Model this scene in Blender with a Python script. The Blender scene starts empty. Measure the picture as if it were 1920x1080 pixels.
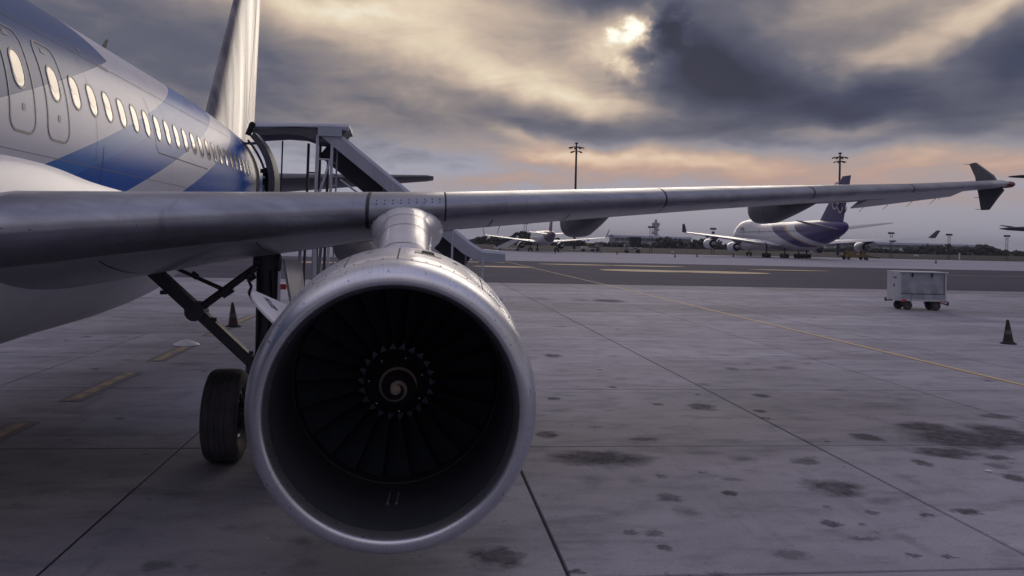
import bpy, bmesh, math, random
from mathutils import Vector, Matrix
random.seed(7)
SC = bpy.context.scene
COL = SC.collection
R = math.radians
PI = math.pi

# ------------------------------------------------------------------ camera
YAW, ROLL, CAMZ = R(6.40), R(1.30), 2.84
cam_d = bpy.data.cameras.new('camera')
cam = bpy.data.objects.new('camera', cam_d); COL.objects.link(cam)
cam_d.sensor_width = 36.0
cam_d.lens = 36.0 * 1614 / 1920
cam_d.shift_y = -88 / 1920
cam_d.clip_start = 0.05
cam_d.clip_end = 30000
_r0 = Vector((math.cos(YAW), -math.sin(YAW), 0)); _f0 = Vector((math.sin(YAW), math.cos(YAW), 0)); _z = Vector((0, 0, 1))
_rt = _r0 * math.cos(ROLL) + _z * math.sin(ROLL)
_up = _z * math.cos(ROLL) - _r0 * math.sin(ROLL)
M = Matrix.Identity(4)
for i in range(3):
    M[i][0] = _rt[i]; M[i][1] = _up[i]; M[i][2] = -_f0[i]
M[2][3] = CAMZ
cam.matrix_world = M
SC.camera = cam

# ------------------------------------------------------------------ node helper
class NT:
    def __init__(s, tree):
        s.t = tree; s.nodes = tree.nodes; s.links = tree.links
    def n(s, typ, **props):
        o = s.nodes.new(typ)
        for k, v in props.items(): setattr(o, k, v)
        return o
    def set(s, sock, v):
        if hasattr(v, 'node'): s.links.new(v, sock)
        else: sock.default_value = v
    def m(s, op, a, b=0.0, c=0.0, clamp=False):
        o = s.n('ShaderNodeMath', operation=op); o.use_clamp = clamp
        s.set(o.inputs[0], a); s.set(o.inputs[1], b)
        if op in ('MULTIPLY_ADD', 'SMOOTH_MIN', 'SMOOTH_MAX', 'COMPARE'): s.set(o.inputs[2], c)
        return o.outputs[0]
    def v(s, op, a, b=None):
        o = s.n('ShaderNodeVectorMath', operation=op); s.set(o.inputs[0], a)
        if b is not None: s.set(o.inputs[1], b)
        return o.outputs[1] if op in ('LENGTH', 'DOT_PRODUCT') else o.outputs[0]
    def noise(s, vec, scale, detail=4, rough=.55, dist=0.0):
        o = s.n('ShaderNodeTexNoise'); s.set(o.inputs['Vector'], vec)
        o.inputs['Scale'].default_value = scale; o.inputs['Detail'].default_value = detail
        o.inputs['Roughness'].default_value = rough; o.inputs['Distortion'].default_value = dist
        return o.outputs['Fac']
    def rng(s, v, a, b, c=0.0, d=1.0, smooth=False):
        o = s.n('ShaderNodeMapRange'); s.set(o.inputs[0], v)
        if smooth: o.interpolation_type = 'SMOOTHSTEP'
        for i, q in enumerate((a, b, c, d)): s.set(o.inputs[i + 1], q)
        return o.outputs[0]
    def mix(s, f, a, b):
        o = s.n('ShaderNodeMix', data_type='RGBA'); s.set(o.inputs[0], f)
        s.set(o.inputs[6], a if hasattr(a, 'node') else (*a, 1) if len(a) == 3 else a)
        s.set(o.inputs[7], b if hasattr(b, 'node') else (*b, 1) if len(b) == 3 else b)
        return o.outputs[2]
    def sep(s, v):
        o = s.n('ShaderNodeSeparateXYZ'); s.set(o.inputs[0], v); return o.outputs
    def comb(s, x, y, z):
        o = s.n('ShaderNodeCombineXYZ')
        for i, q in enumerate((x, y, z)): s.set(o.inputs[i], q)
        return o.outputs[0]
    def ramp(s, f, stops):
        o = s.n('ShaderNodeValToRGB'); s.set(o.inputs[0], f); e = o.color_ramp.elements
        while len(e) < len(stops): e.new(.5)
        for el, (p, c) in zip(e, stops): el.position = p; el.color = (*c, 1)
        return o.outputs[0]

def lin(r, g, b):
    f = lambda c: (c / 255) / 12.92 if c <= 10 else (((c / 255) + .055) / 1.055) ** 2.4
    return (f(r), f(g), f(b))

# ------------------------------------------------------------------ world: broken evening cloud
SUN_AZ, SUN_EL = R(14.3), R(14.2)
W = bpy.data.worlds.new('World'); SC.world = W; W.use_nodes = True
wt = NT(W.node_tree); W.node_tree.nodes.clear()
d = wt.n('ShaderNodeTexCoord').outputs['Generated']
dx, dy, dz = wt.sep(d)
el = wt.m('MULTIPLY', wt.m('ARCSINE', dz), 180 / PI)
az = wt.m('MULTIPLY', wt.m('ARCTAN2', dx, dy), 180 / PI)
zz = wt.m('ADD', wt.m('MAXIMUM', dz, 0.0), 0.13)
P = wt.comb(wt.m('DIVIDE', dx, zz), wt.m('MULTIPLY', wt.m('DIVIDE', dy, zz), .55), 0.0)
n1 = wt.noise(P, .95, 5, .52, .4)
n2 = wt.noise(d, 5.0, 4, .55)
n3 = wt.noise(wt.v('ADD', d, (3.1, 1.7, 5.2)), 6.0, 4, .55)
n4 = wt.noise(wt.v('MULTIPLY', P, (1.0, 1.6, 1.0)), 4.2, 5, .58, .5)
waz = wt.m('MULTIPLY_ADD', wt.m('SUBTRACT', n2, .5), 9.0, az)
wel = wt.m('MULTIPLY_ADD', wt.m('SUBTRACT', n3, .5), 4.5, el)
SKY_FEATURES = [  # azimuth, elevation, sigma along, sigma across (degrees), tilt, amount
    (14.3, 14.25, .80, .56, 25, .55), (14.2, 14.0, 2.2, 1.3, 15, .16), (13.4, 13.2, 3.0, 1.7, 10, .34), (13.5, 11.5, 1.2, .5, -25, .34),
    (5.0, 11.4, 8.0, 1.3, -17, .25), (12.6, 9.0, 4.2, .8, -14, .22), (-6.5, 15.4, 9.0, 1.0, 0, .26), (5.0, 14.4, 4.0, .9, -12, .14),
    (34.0, 13.3, 5.5, .75, 20, .34), (28.5, 14.5, 6.0, 1.1, 8, .22), (25.0, 11.6, 4.5, .9, -6, .20),
    (16.5, 5.0, 8.5, .48, -6, .36), (10.5, 5.6, 3.5, .35, 5, .20), (34.0, 5.3, 7.0, .75, 3, .34), (7.8, 4.2, 5.0, .38, 3, .24), (26.8, 7.0, 2.6, .42, 4, .24),
    (8.0, 7.0, 1.8, .36, -12, .24), (33.0, 2.9, 6.0, .5, 0, .12), (24.5, 3.1, 4.0, .5, -4, .20), (3.0, 7.2, 5.0, .6, -10, .10),
    (18.0, 12.6, 2.3, 2.0, -35, -.52), (16.6, 14.2, .9, 1.0, 0, -.55), (22.5, 9.9, 6.5, 1.9, -12, -.40), (37.5, 10.6, 3.6, 1.5, 0, -.34),
    (12.4, 16.0, 1.9, .55, 0, -.40), (-4.0, 10.2, 9.0, 1.2, -10, -.06), (-3.0, 13.2, 9.0, 1.3, -10, .13), (1.0, 9.3, 6.0, .7, -16, .12), (12.0, 7.3, 6.0, .6, -6, -.13), (0.0, 7.4, 9.0, 1.6, 0, -.05), (-15.0, 11.0, 5.0, 2.4, 0, -.06),
    (20.0, 6.9, 5.5, .7, -8, -.12), (30.5, 8.4, 4.5, .9, -10, -.14), (15.2, 12.6, .8, .5, 10, -.22)]
def mapping(t, vec, loc, rot, scl):
    o = t.n('ShaderNodeMapping', vector_type='TEXTURE'); t.set(o.inputs[0], vec)
    o.inputs['Location'].default_value = (*loc, 0); o.inputs['Rotation'].default_value = (0, 0, rot); o.inputs['Scale'].default_value = (*scl, 1)
    return o.outputs[0]
VB = wt.comb(waz, wel, 0.0)
n5 = wt.noise(wt.v('MULTIPLY', d, (1, 1, 1.5)), 26.0, 4, .6)
n6 = wt.noise(wt.v('ADD', d, (5.7, 2.2, 9.1)), 26.0, 4, .6)
VS = wt.comb(wt.m('MULTIPLY_ADD', wt.m('SUBTRACT', n5, .5), 4.2, wt.m('MULTIPLY_ADD', wt.m('SUBTRACT', n2, .5), 3.0, az)), wt.m('MULTIPLY_ADD', wt.m('SUBTRACT', n6, .5), 3.0, wt.m('MULTIPLY_ADD', wt.m('SUBTRACT', n3, .5), 3.0, el)), 0.0)
acc = None
for (fa, fe, sa, se, tl, am) in SKY_FEATURES:
    q = mapping(wt, VB if sa > 1.4 else VS, (fa, fe), R(tl), (sa * 1.414, se * 1.414))
    g = wt.m('POWER', .36788, wt.v('DOT_PRODUCT', q, q))
    acc = wt.m('MULTIPLY', g, am) if acc is None else wt.m('MULTIPLY_ADD', g, am, acc)
base = wt.m('MULTIPLY_ADD', wt.m('SUBTRACT', n1, .5), .46, .53)
base = wt.m('MULTIPLY_ADD', wt.m('SUBTRACT', n4, .5), .31, base)
base = wt.m('ADD', base, acc)
low = wt.rng(el, 1.6, 4.6, 0, 1, True)
B = wt.m('ADD', wt.m('MULTIPLY', base, low), wt.m('MULTIPLY', wt.m('SUBTRACT', 1.0, low), .56))
high_col = wt.ramp(B, [(0.0, lin(46, 50, 70)), (.2, lin(66, 71, 93)), (.44, lin(101, 102, 117)), (.62, lin(150, 140, 138)), (.8, lin(206, 185, 167)), (.93, lin(238, 220, 193)), (1.0, lin(255, 250, 232))])
low_col = wt.ramp(B, [(0.0, lin(62, 66, 84)), (.25, lin(84, 87, 106)), (.54, lin(170, 170, 185)), (.68, lin(180, 163, 161)), (.8, lin(198, 165, 151)), (1.0, lin(230, 195, 166))])
cl = wt.mix(wt.rng(el, 4.5, 8.0, 0, 1, True), low_col, high_col)
sky = wt.n('ShaderNodeTexSky', sky_type='NISHITA'); sky.sun_disc = False
sky.sun_elevation = SUN_EL; sky.sun_rotation = SUN_AZ
skyc = wt.v('MULTIPLY', sky.outputs[0], (.012, .012, .012))
col = wt.mix(.96, skyc, cl)
# an overcast sky is about three times brighter overhead than at the horizon
zen = wt.rng(el, 17.0, 62.0, 1.0, 2.55, True)
over = wt.m('MULTIPLY', wt.m('MAXIMUM', wt.m('SUBTRACT', B, 1.0), 0.0), 1.3)
zen_b = wt.rng(el, 17.0, 62.0, 1.0, 3.1, True); zen_g = wt.m('ADD', wt.rng(el, 17.0, 62.0, 1.0, 2.66, True), over)
zen = wt.m('ADD', zen, over); zen_b = wt.m('ADD', zen_b, over)
bg = wt.n('ShaderNodeBackground'); wt.set(bg.inputs[0], wt.v('MULTIPLY', col, wt.comb(zen, zen_g, zen_b))); bg.inputs[1].default_value = 1.0
W.cycles.sampling_method = 'MANUAL'; W.cycles.sample_map_resolution = 256
wo = wt.n('ShaderNodeOutputWorld'); wt.links.new(bg.outputs[0], wo.inputs[0])

sun_d = bpy.data.lights.new('sun', 'SUN'); sun_d.energy = .5; sun_d.angle = R(25); sun_d.color = (1.0, .88, .74)
sun = bpy.data.objects.new('sun', sun_d); COL.objects.link(sun)
sdir = Vector((math.sin(SUN_AZ) * math.cos(SUN_EL), math.cos(SUN_AZ) * math.cos(SUN_EL), math.sin(SUN_EL)))
sun.rotation_euler = sdir.to_track_quat('Z', 'Y').to_euler()
sun.location = (60, 240, 60)
SC.view_settings.view_transform = 'Standard'; SC.view_settings.look = 'None'
SC.view_settings.exposure = 0.0; SC.view_settings.gamma = 1.0
SC.cycles.use_denoising = True
SC.cycles.max_bounces = 5; SC.cycles.diffuse_bounces = 3; SC.cycles.glossy_bounces = 4; SC.cycles.transparent_max_bounces = 6
SC.cycles.caustics_reflective = False; SC.cycles.caustics_refractive = False

# ------------------------------------------------------------------ materials
MATS = {}
def mat(name, col=(.5, .5, .5), rough=.5, metal=0.0, coat=0.0, var=0.0, vscale=3.0, bump=0.0, bscale=40.0, streak=None, spec=.5, custom=None, rvar=0.0):
    m = bpy.data.materials.new(name); m.use_nodes = True
    t = NT(m.node_tree); t.nodes.clear()
    b = t.n('ShaderNodeBsdfPrincipled'); o = t.n('ShaderNodeOutputMaterial'); t.links.new(b.outputs[0], o.inputs[0])
    b.inputs['Roughness'].default_value = rough; b.inputs['Metallic'].default_value = metal
    b.inputs['Coat Weight'].default_value = coat; b.inputs['Coat Roughness'].default_value = .08
    b.inputs['Specular IOR Level'].default_value = spec
    tc = t.n('ShaderNodeTexCoord').outputs['Object']
    c = (*col, 1)
    if custom: c = custom(t, tc, b) or c
    if var:
        vec = t.v('MULTIPLY', tc, streak) if streak else tc
        n = t.noise(vec, vscale, 6, .62)
        c = t.mix(t.rng(n, .3, .72), tuple(x * (1 - var) for x in col) if not hasattr(c, 'node') else t.v('MULTIPLY', c, (1 - var,) * 3), c if hasattr(c, 'node') else col)
        if rvar:
            t.set(b.inputs['Roughness'], t.rng(n, .3, .7, rough + rvar, max(.03, rough - rvar)))
    t.set(b.inputs['Base Color'], c)
    if bump:
        bp = t.n('ShaderNodeBump'); bp.inputs['Strength'].default_value = bump; bp.inputs['Distance'].default_value = .01
        t.set(bp.inputs['Height'], t.noise(tc, bscale, 4, .6)); t.links.new(bp.outputs[0], b.inputs['Normal'])
    MATS[name] = m
    return m

# livery of the near airliner: diagonal bands on the fuselage side (object space; origin at fuselage axis, y=11.2, z=0)
def livery(t, tc, b):
    x, y, z = t.sep(tc)
    s = t.m('MULTIPLY_ADD', t.m('SUBTRACT', y, .8), -.285, z)     # z - .285*(Y-12), Y = y + 11.2
    step = lambda e: t.m('GREATER_THAN', s, e)
    W_, D_, L_, T_ = lin(214, 215, 222), lin(6, 92, 182), lin(36, 112, 188), lin(68, 96, 146)
    c = t.mix(step(2.70), D_, W_)
    c = t.mix(step(3.33), c, D_)
    c = t.mix(step(3.94), c, L_)
    c = t.mix(step(4.23), c, W_)
    # top band ends in a rounded corner
    e1 = t.m('MULTIPLY', step(5.06), t.m('LESS_THAN', t.m('MULTIPLY_ADD', t.m('MAXIMUM', t.m('SUBTRACT', z, 5.1), 0), .8, y), 1.42))
    c = t.mix(e1, c, T_)  # top blue band greyed to slate: reflected sky put into its colour
    n = t.noise(t.v('MULTIPLY', tc, (1, .35, 2.2)), 2.2, 6, .6)
    c = t.mix(t.rng(n, .35, .75), t.v('MULTIPLY', c, (.90, .90, .91)), c)
    return c
mat('livery', rough=.34, coat=.0, spec=.16, custom=livery)
mat('white_paint', lin(222, 222, 228), rough=.34, coat=.12, var=.12, vscale=2.5, streak=(1, .4, 1.5))
mat('fin_paint', lin(176, 174, 180), rough=.24, metal=.35, coat=.6, var=.12, vscale=1.5, streak=(1, 1, .3))
mat('cowl_paint', lin(206, 204, 209), rough=.30, coat=.25, var=.26, vscale=4, streak=(1.6, .22, 1.6), rvar=.08)
mat('wing_grey', lin(164, 166, 176), rough=.34, coat=.15, var=.22, vscale=2.6, streak=(.4, 1.3, 1))
def slatmat(t, tc, b):
    a = t.noise(t.v('MULTIPLY', tc, (.35, 1, 1)), 4.0, 6, .62); sp = t.noise(t.v('MULTIPLY', tc, (.8, 1, 1)), 24, 3, .6); ch = t.noise(t.v('MULTIPLY', tc, (2.4, .2, .5)), 3.0, 5, .65)
    c = t.mix(t.rng(a, .3, .72), lin(124, 127, 138), lin(152, 155, 166))
    c = t.mix(t.rng(ch, .58, .75), c, lin(118, 119, 128)); c = t.mix(t.rng(sp, .68, .74), c, lin(84, 84, 92))
    t.set(b.inputs['Roughness'], t.rng(a, .3, .7, .38, .26)); return c
mat('fairing_grey', lin(86, 87, 95), rough=.42, var=.3, vscale=2.2, streak=(1, .3, 1))
mat('tail_grey', lin(92, 92, 100), rough=.45, var=.2, vscale=2)
mat('slat_metal', rough=.30, metal=.75, custom=slatmat)
def lipmat(t, tc, b):
    x, y, z = t.sep(tc)
    ang = t.m('ARCTAN2', z, x)
    n = t.noise(t.comb(t.m('MULTIPLY', ang, 60.0), t.m('MULTIPLY', y, 1.5), 0.0), 1.0, 5, .65)
    n2_ = t.noise(tc, 2.6, 5, .6)
    sp = t.noise(t.v('MULTIPLY', tc, (1, .35, 1)), 38, 3, .6)
    c = t.mix(t.rng(n, .3, .75), lin(196, 198, 206), lin(216, 218, 224))
    c = t.mix(t.rng(sp, .64, .72), c, lin(104, 104, 114)); c = t.mix(t.rng(n2_, .52, .74), c, t.v('MULTIPLY', c, (.84, .84, .86)))
    t.set(b.inputs['Roughness'], t.m('ADD', t.rng(n2_, .3, .7, .28, .37), t.rng(n, .3, .7, -.015, .02)))
    return c
mat('lip_metal', metal=.92, rough=.45, custom=lipmat)
def _brush(m):
    t = NT(m.node_tree); b = [n for n in t.nodes if n.type == 'BSDF_PRINCIPLED'][0]
    tg = t.n('ShaderNodeTangent', direction_type='RADIAL', axis='Y'); t.links.new(tg.outputs[0], b.inputs['Tangent'])
    b.inputs['Anisotropic'].default_value = .3; b.inputs['Anisotropic Rotation'].default_value = .25
_brush(MATS['lip_metal'])
mat('duct_dark', lin(60, 63, 72), rough=.55, var=.3, vscale=6)
mat('blade_metal', lin(76, 83, 98), rough=.45, metal=.5, var=.3, vscale=5)
mat('root_metal', lin(74, 84, 104), rough=.5, metal=.3, var=.3, vscale=12)
mat('spinner_dark', lin(48, 50, 58), rough=.4, coat=.2, var=.2, vscale=9)
mat('spiral_white', lin(184, 166, 154), rough=.55, var=.25, vscale=30)
mat('seam_dark', lin(44, 44, 50), rough=.7, var=.2, vscale=8)
mat('frame_grey', lin(112, 112, 120), rough=.4, var=.2, vscale=12)
def panemat(t, tc, b):
    g = t.noise(t.v('MULTIPLY', tc, (1, 3.1, 2.5)), 1.6, 3, .5)
    return t.mix(t.rng(g, .3, .7), lin(128, 122, 118), lin(190, 180, 166))  # cream glow of reflected sky put into the pane colour
mat('window_blind', lin(178, 169, 156), rough=.22, metal=.3, var=.25, vscale=6)
mat('window_pane', rough=.14, metal=.42, custom=panemat)
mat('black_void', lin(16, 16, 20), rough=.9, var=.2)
mat('gear_metal', lin(88, 88, 97), rough=.5, metal=.2, var=.35, vscale=9)
mat('gear_chrome', lin(150, 150, 158), rough=.18, metal=.9, var=.2)
mat('tyre', lin(84, 81, 86), rough=.82, var=.5, vscale=5, bump=.3, bscale=60)
mat('rim', lin(96, 96, 106), rough=.4, metal=.6, var=.3, vscale=12)
mat('red_lens', lin(116, 54, 50), rough=.2, coat=.6, var=.1)
mat('stair_grey', lin(164, 170, 186), rough=.5, var=.18, vscale=2, streak=(1, 1, .4))
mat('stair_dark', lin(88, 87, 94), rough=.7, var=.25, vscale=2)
mat('stair_steel', lin(184, 189, 202), rough=.5, metal=.0, var=.2, vscale=5)
mat('rubber', lin(28, 28, 32), rough=.8, var=.2)
mat('red_paint', lin(178, 52, 44), rough=.5, var=.2)
mat('cone_dark', lin(44, 38, 40), rough=.7, var=.35, vscale=9)
mat('cone_orange', lin(72, 46, 46), rough=.7, var=.35, vscale=9)
mat('cone_band', lin(92, 86, 88), rough=.6, var=.3, vscale=9)
mat('dolly_white', lin(196, 198, 206), rough=.45, var=.22, vscale=2.4, streak=(1, 1, .5))
mat('dolly_panel', lin(168, 173, 186), rough=.36, metal=.35, var=.35, vscale=1.6)
mat('far_white', lin(196, 196, 203), rough=.35, coat=.3, var=.1, vscale=.3)
mat('far_grey', lin(150, 151, 160), rough=.45, var=.15, vscale=.4)
mat('far_dark', lin(52, 52, 62), rough=.6, var=.2, vscale=.5)
mat('purple', lin(50, 32, 100), rough=.4, coat=.2, var=.15, vscale=.4)
mat('maroon', lin(96, 62, 84), rough=.4, var=.15, vscale=.4)
mat('emblem', lin(188, 172, 176), rough=.5, var=.15, vscale=.8)
mat('yellow_paint', lin(126, 108, 58), rough=.5, var=.25, vscale=1.5)
mat('mast_dark', lin(52, 52, 60), rough=.6, var=.2)
mat('lamp_glass', lin(60, 60, 68), rough=.3, var=.2)
mat('concrete_tower', lin(122, 124, 136), rough=.8, var=.15, vscale=.05)
mat('building_wall', lin(132, 138, 152), rough=.7, var=.15, vscale=.05)
mat('building_roof', lin(112, 120, 140), rough=.6, var=.15, vscale=.05)
mat('glass_dark', lin(62, 72, 92), rough=.2, var=.2, vscale=.2)
mat('foliage', lin(44, 50, 40), rough=.8, var=.45, vscale=.35)
mat('trunk', lin(60, 52, 46), rough=.9, var=.3)
mat('cloth_dark', lin(46, 50, 62), rough=.9, var=.2)
mat('skin', lin(120, 86, 70), rough=.6, var=.1)
mat('hivis', lin(150, 160, 70), rough=.8, var=.2)
mat('marker_white', lin(222, 222, 224), rough=.5, var=.12, vscale=8)
mat('paper', lin(210, 208, 204), rough=.8, var=.1)
mat('ink', lin(40, 42, 56), rough=.6, var=.1)

# ------------------------------------------------------------------ mesh helpers
def add_obj(name, me, parent=None, loc=None):
    o = bpy.data.objects.new(name, me); COL.objects.link(o)
    if parent is not None: o.parent = parent
    if loc is not None: o.location = loc
    return o
def tag(o, label=None, cat=None, group=None, kind=None):
    if label: o['label'] = label
    if cat: o['category'] = cat
    if group: o['group'] = group
    if kind: o['kind'] = kind
    return o
def empty(name, loc, label=None, cat=None, group=None, rz=0.0):
    o = bpy.data.objects.new(name, None); COL.objects.link(o); o.location = loc; o.rotation_euler = (0, 0, rz)
    o.empty_display_size = .3
    return tag(o, label, cat, group)

class MB:
    def __init__(s, org=(0, 0, 0)):
        s.v = []; s.f = []; s.mi = []; s.o = Vector(org); s.cur = 0
    def add(s, verts, faces):
        k = len(s.v)
        s.v += [tuple(Vector(p) - s.o) for p in verts]
        s.f += [tuple(i + k for i in f) for f in faces]; s.mi += [s.cur] * len(faces)
        return s
    def box(s, c, size, rz=0.0, rx=0.0, ry=0.0, taper=1.0):
        hx, hy, hz = size[0] / 2, size[1] / 2, size[2] / 2
        m = Matrix.Rotation(rz, 3, 'Z') @ Matrix.Rotation(ry, 3, 'Y') @ Matrix.Rotation(rx, 3, 'X'); c = Vector(c)
        vs = []
        for z_, k in ((-hz, 1), (hz, taper)):
            for x_, y_ in ((-hx, -hy), (hx, -hy), (hx, hy), (-hx, hy)):
                vs.append(c + m @ Vector((x_ * k, y_ * k, z_)))
        return s.add(vs, [(3, 2, 1, 0), (4, 5, 6, 7), (0, 1, 5, 4), (1, 2, 6, 5), (2, 3, 7, 6), (3, 0, 4, 7)])
    def tube(s, p0, p1, r0, r1=None, n=10, cap=True):
        r1 = r0 if r1 is None else r1
        p0, p1 = Vector(p0), Vector(p1); ax = (p1 - p0).normalized()
        a = ax.orthogonal().normalized(); b = ax.cross(a)
        vs = []
        for p, r in ((p0, r0), (p1, r1)):
            for i in range(n):
                t = 2 * PI * i / n; vs.append(p + (a * math.cos(t) + b * math.sin(t)) * r)
        fs = [(i, (i + 1) % n, n + (i + 1) % n, n + i) for i in range(n)]
        if cap: fs += [tuple(range(n - 1, -1, -1)), tuple(range(n, 2 * n))]
        return s.add(vs, fs)
    def path(s, pts, r, n=8):
        for a, b in zip(pts, pts[1:]): s.tube(a, b, r, r, n)
        return s
    def bar(s, p0, p1, w, h, up=(0, 0, 1)):
        p0, p1 = Vector(p0), Vector(p1); ax = (p1 - p0).normalized(); upv = Vector(up)
        sd = ax.cross(upv)
        if sd.length < 1e-4: sd = ax.cross(Vector((1, 0, 0)))
        sd.normalize(); u = sd.cross(ax).normalized()
        vs = [p + sd * a * w / 2 + u * b * h / 2 for p in (p0, p1) for a, b in ((-1, -1), (1, -1), (1, 1), (-1, 1))]
        return s.add(vs, [(3, 2, 1, 0), (4, 5, 6, 7), (0, 1, 5, 4), (1, 2, 6, 5), (2, 3, 7, 6), (3, 0, 4, 7)])
    def loft(s, rings, closed=True, cap0=False, cap1=False):
        n = len(rings[0]); vs = [p for r in rings for p in r]; fs = []
        for j in range(len(rings) - 1):
            for i in range(n if closed else n - 1):
                a = j * n + i; b = j * n + (i + 1) % n
                fs.append((a, b, b + n, a + n))
        if cap0: fs.append(tuple(range(n - 1, -1, -1)))
        if cap1: fs.append(tuple(range((len(rings) - 1) * n, len(rings) * n)))
        return s.add(vs, fs)
    def lathe(s, prof, c, axis='Y', n=48, sx=1.0, sz=1.0, cap0=False, cap1=False):
        rings = []
        for (t, r) in prof:
            ring = []
            for i in range(n):
                a = 2 * PI * i / n; p, q = math.cos(a) * r * sx, math.sin(a) * r * sz
                if axis == 'Y': ring.append((c[0] + p, c[1] + t, c[2] + q))
                elif axis == 'X': ring.append((c[0] + t, c[1] + p, c[2] + q))
                else: ring.append((c[0] + p, c[1] + q, c[2] + t))
            rings.append(ring)
        return s.loft(rings, True, cap0, cap1)
    def build(s, name, mats, parent=None, smooth=35, loc=None, bevel=0.0):
        me = bpy.data.meshes.new(name); me.from_pydata(s.v, [], s.f)
        mats = mats if isinstance(mats, (list, tuple)) else [mats]
        for m in mats: me.materials.append(MATS[m])
        if len(mats) > 1: me.polygons.foreach_set('material_index', s.mi)
        bm = bmesh.new(); bm.from_mesh(me); bmesh.ops.recalc_face_normals(bm, faces=bm.faces)
        if bevel:
            ed = [e for e in bm.edges if len(e.link_faces) == 2 and e.calc_face_angle(0) > R(40)]
            bmesh.ops.bevel(bm, geom=ed, offset=bevel, segments=2, profile=.6, affect='EDGES', clamp_overlap=True)
        bm.to_mesh(me); bm.free()
        if smooth:
            me.shade_smooth(); me.set_sharp_from_angle(angle=R(smooth))
        return add_obj(name, me, parent, loc)

def lerp(a, b, t): return a + (b - a) * t
def interp(tab, x):
    if x <= tab[0][0]: return tab[0][1:]
    for p, q in zip(tab, tab[1:]):
        if x <= q[0]:
            t = (x - p[0]) / (q[0] - p[0]); return tuple(lerp(a, b, t) for a, b in zip(p[1:], q[1:]))
    return tab[-1][1:]
def smooth_interp(tab, x):
    if x <= tab[0][0]: return tab[0][1:]
    n = len(tab)
    for i in range(n - 1):
        p, q = tab[i], tab[i + 1]
        if x <= q[0]:
            h = q[0] - p[0]; t = (x - p[0]) / h; out = []
            for k in range(1, len(p)):
                m0 = (q[k] - tab[i - 1][k]) / (q[0] - tab[i - 1][0]) if i > 0 else (q[k] - p[k]) / h
                m1 = (tab[i + 2][k] - p[k]) / (tab[i + 2][0] - p[0]) if i + 2 < n else (q[k] - p[k]) / h
                t2, t3 = t * t, t * t * t
                out.append((2 * t3 - 3 * t2 + 1) * p[k] + (t3 - 2 * t2 + t) * h * m0 + (-2 * t3 + 3 * t2) * q[k] + (t3 - t2) * h * m1)
            return tuple(out)
    return tab[-1][1:]
def airfoil(n=18, tc=.12, camber=.015, te=.004):
    """closed loop of (x, z): from trailing edge along the top to the nose and back below"""
    xs = [.5 * (1 - math.cos(PI * i / n)) for i in range(n + 1)]
    th = lambda x: 5 * tc * (.2969 * math.sqrt(x) - .126 * x - .3516 * x * x + .2843 * x ** 3 - .1036 * x ** 4) + te * x * .5
    cm = lambda x: camber * (1 - (2 * x - .9) ** 2) if x < .95 else camber * (1 - (2 * x - .9) ** 2)
    up = [(x, cm(x) + th(x)) for x in xs]; lo = [(x, cm(x) - th(x)) for x in xs]
    return up[::-1] + lo[1:]
def text_mesh(body, size, depth=.002):
    c = bpy.data.curves.new('lettering', 'FONT'); c.body = body; c.size = size; c.extrude = depth; c.align_x = 'CENTER'; c.align_y = 'CENTER'; c.resolution_u = 3
    o = bpy.data.objects.new('lettering_source', c); COL.objects.link(o)
    bpy.context.view_layer.update()
    me = bpy.data.meshes.new_from_object(o.evaluated_get(bpy.context.evaluated_depsgraph_get()))
    bpy.data.objects.remove(o); return me

# ------------------------------------------------------------------ ground
def ground_mat(t, tc, b):
    n = t.noise(tc, .02, 6, .6); n2_ = t.noise(t.v('MULTIPLY', tc, (.3, 1.5, 1)), .05, 5, .6)
    return t.mix(t.rng(n2_, .35, .7), t.mix(t.rng(n, .35, .65), lin(42, 40, 42), lin(50, 48, 48)), lin(60, 57, 60))
mat('grass_far', rough=.95, spec=.1, custom=ground_mat)
def far_concrete(t, tc, b):
    n = t.noise(t.v('MULTIPLY', tc, (.25, 1.2, 1)), .12, 6, .6); n2_ = t.noise(tc, 1.2, 5, .6)
    c = t.mix(t.rng(n, .35, .68), lin(142, 140, 152), lin(162, 160, 171))
    return t.mix(t.rng(n2_, .4, .8), c, t.v('MULTIPLY', c, (.88, .88, .88)))
mat('concrete_far', rough=.88, spec=.12, custom=far_concrete)
def asphalt(t, tc, b):
    n = t.noise(t.v('MULTIPLY', tc, (.15, 1.0, 1)), .25, 6, .6); n2_ = t.noise(tc, 3.0, 5, .6)
    c = t.mix(t.rng(n, .35, .68), lin(66, 64, 79), lin(80, 78, 92))
    return t.mix(t.rng(n2_, .4, .8), c, t.v('MULTIPLY', c, (.85, .85, .86)))
mat('asphalt', rough=.9, spec=.08, custom=asphalt)
def sheet(name, x0, x1, y0, y1, z, m, parent=None):
    o = MB().add([(x0, y0, z), (x1, y0, z), (x1, y1, z), (x0, y1, z)], [(0, 1, 2, 3)]).build(name, m, parent, 0)
    return tag(o, kind='structure') if parent is None else o
sheet('ground', -9000, 9000, -3000, 12000, -.16, 'grass_far')
mat('joint_dark', lin(46, 44, 50), rough=.9, var=.3, vscale=4)
JX0, JY0, SX, SY = -3.04, 11.80, 4.40, 4.62
apron = sheet('apron', -60, 75, -25, 58.0, -.02, 'joint_dark')
far_apron = sheet('far_apron', -400, 420, 124, 252, -.004, 'concrete_far')
taxilane = sheet('taxilane', -400, 420, 58.0, 124, -.008, 'asphalt')
sheet('apron_verge', -400, -60, -80, 58.0, -.02, 'concrete_far'); sheet('apron_verge_right', 75, 420, -80, 58.0, -.02, 'concrete_far')
sheet('apron_behind', -60, 75, -300, -25, -.02, 'concrete_far')

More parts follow.
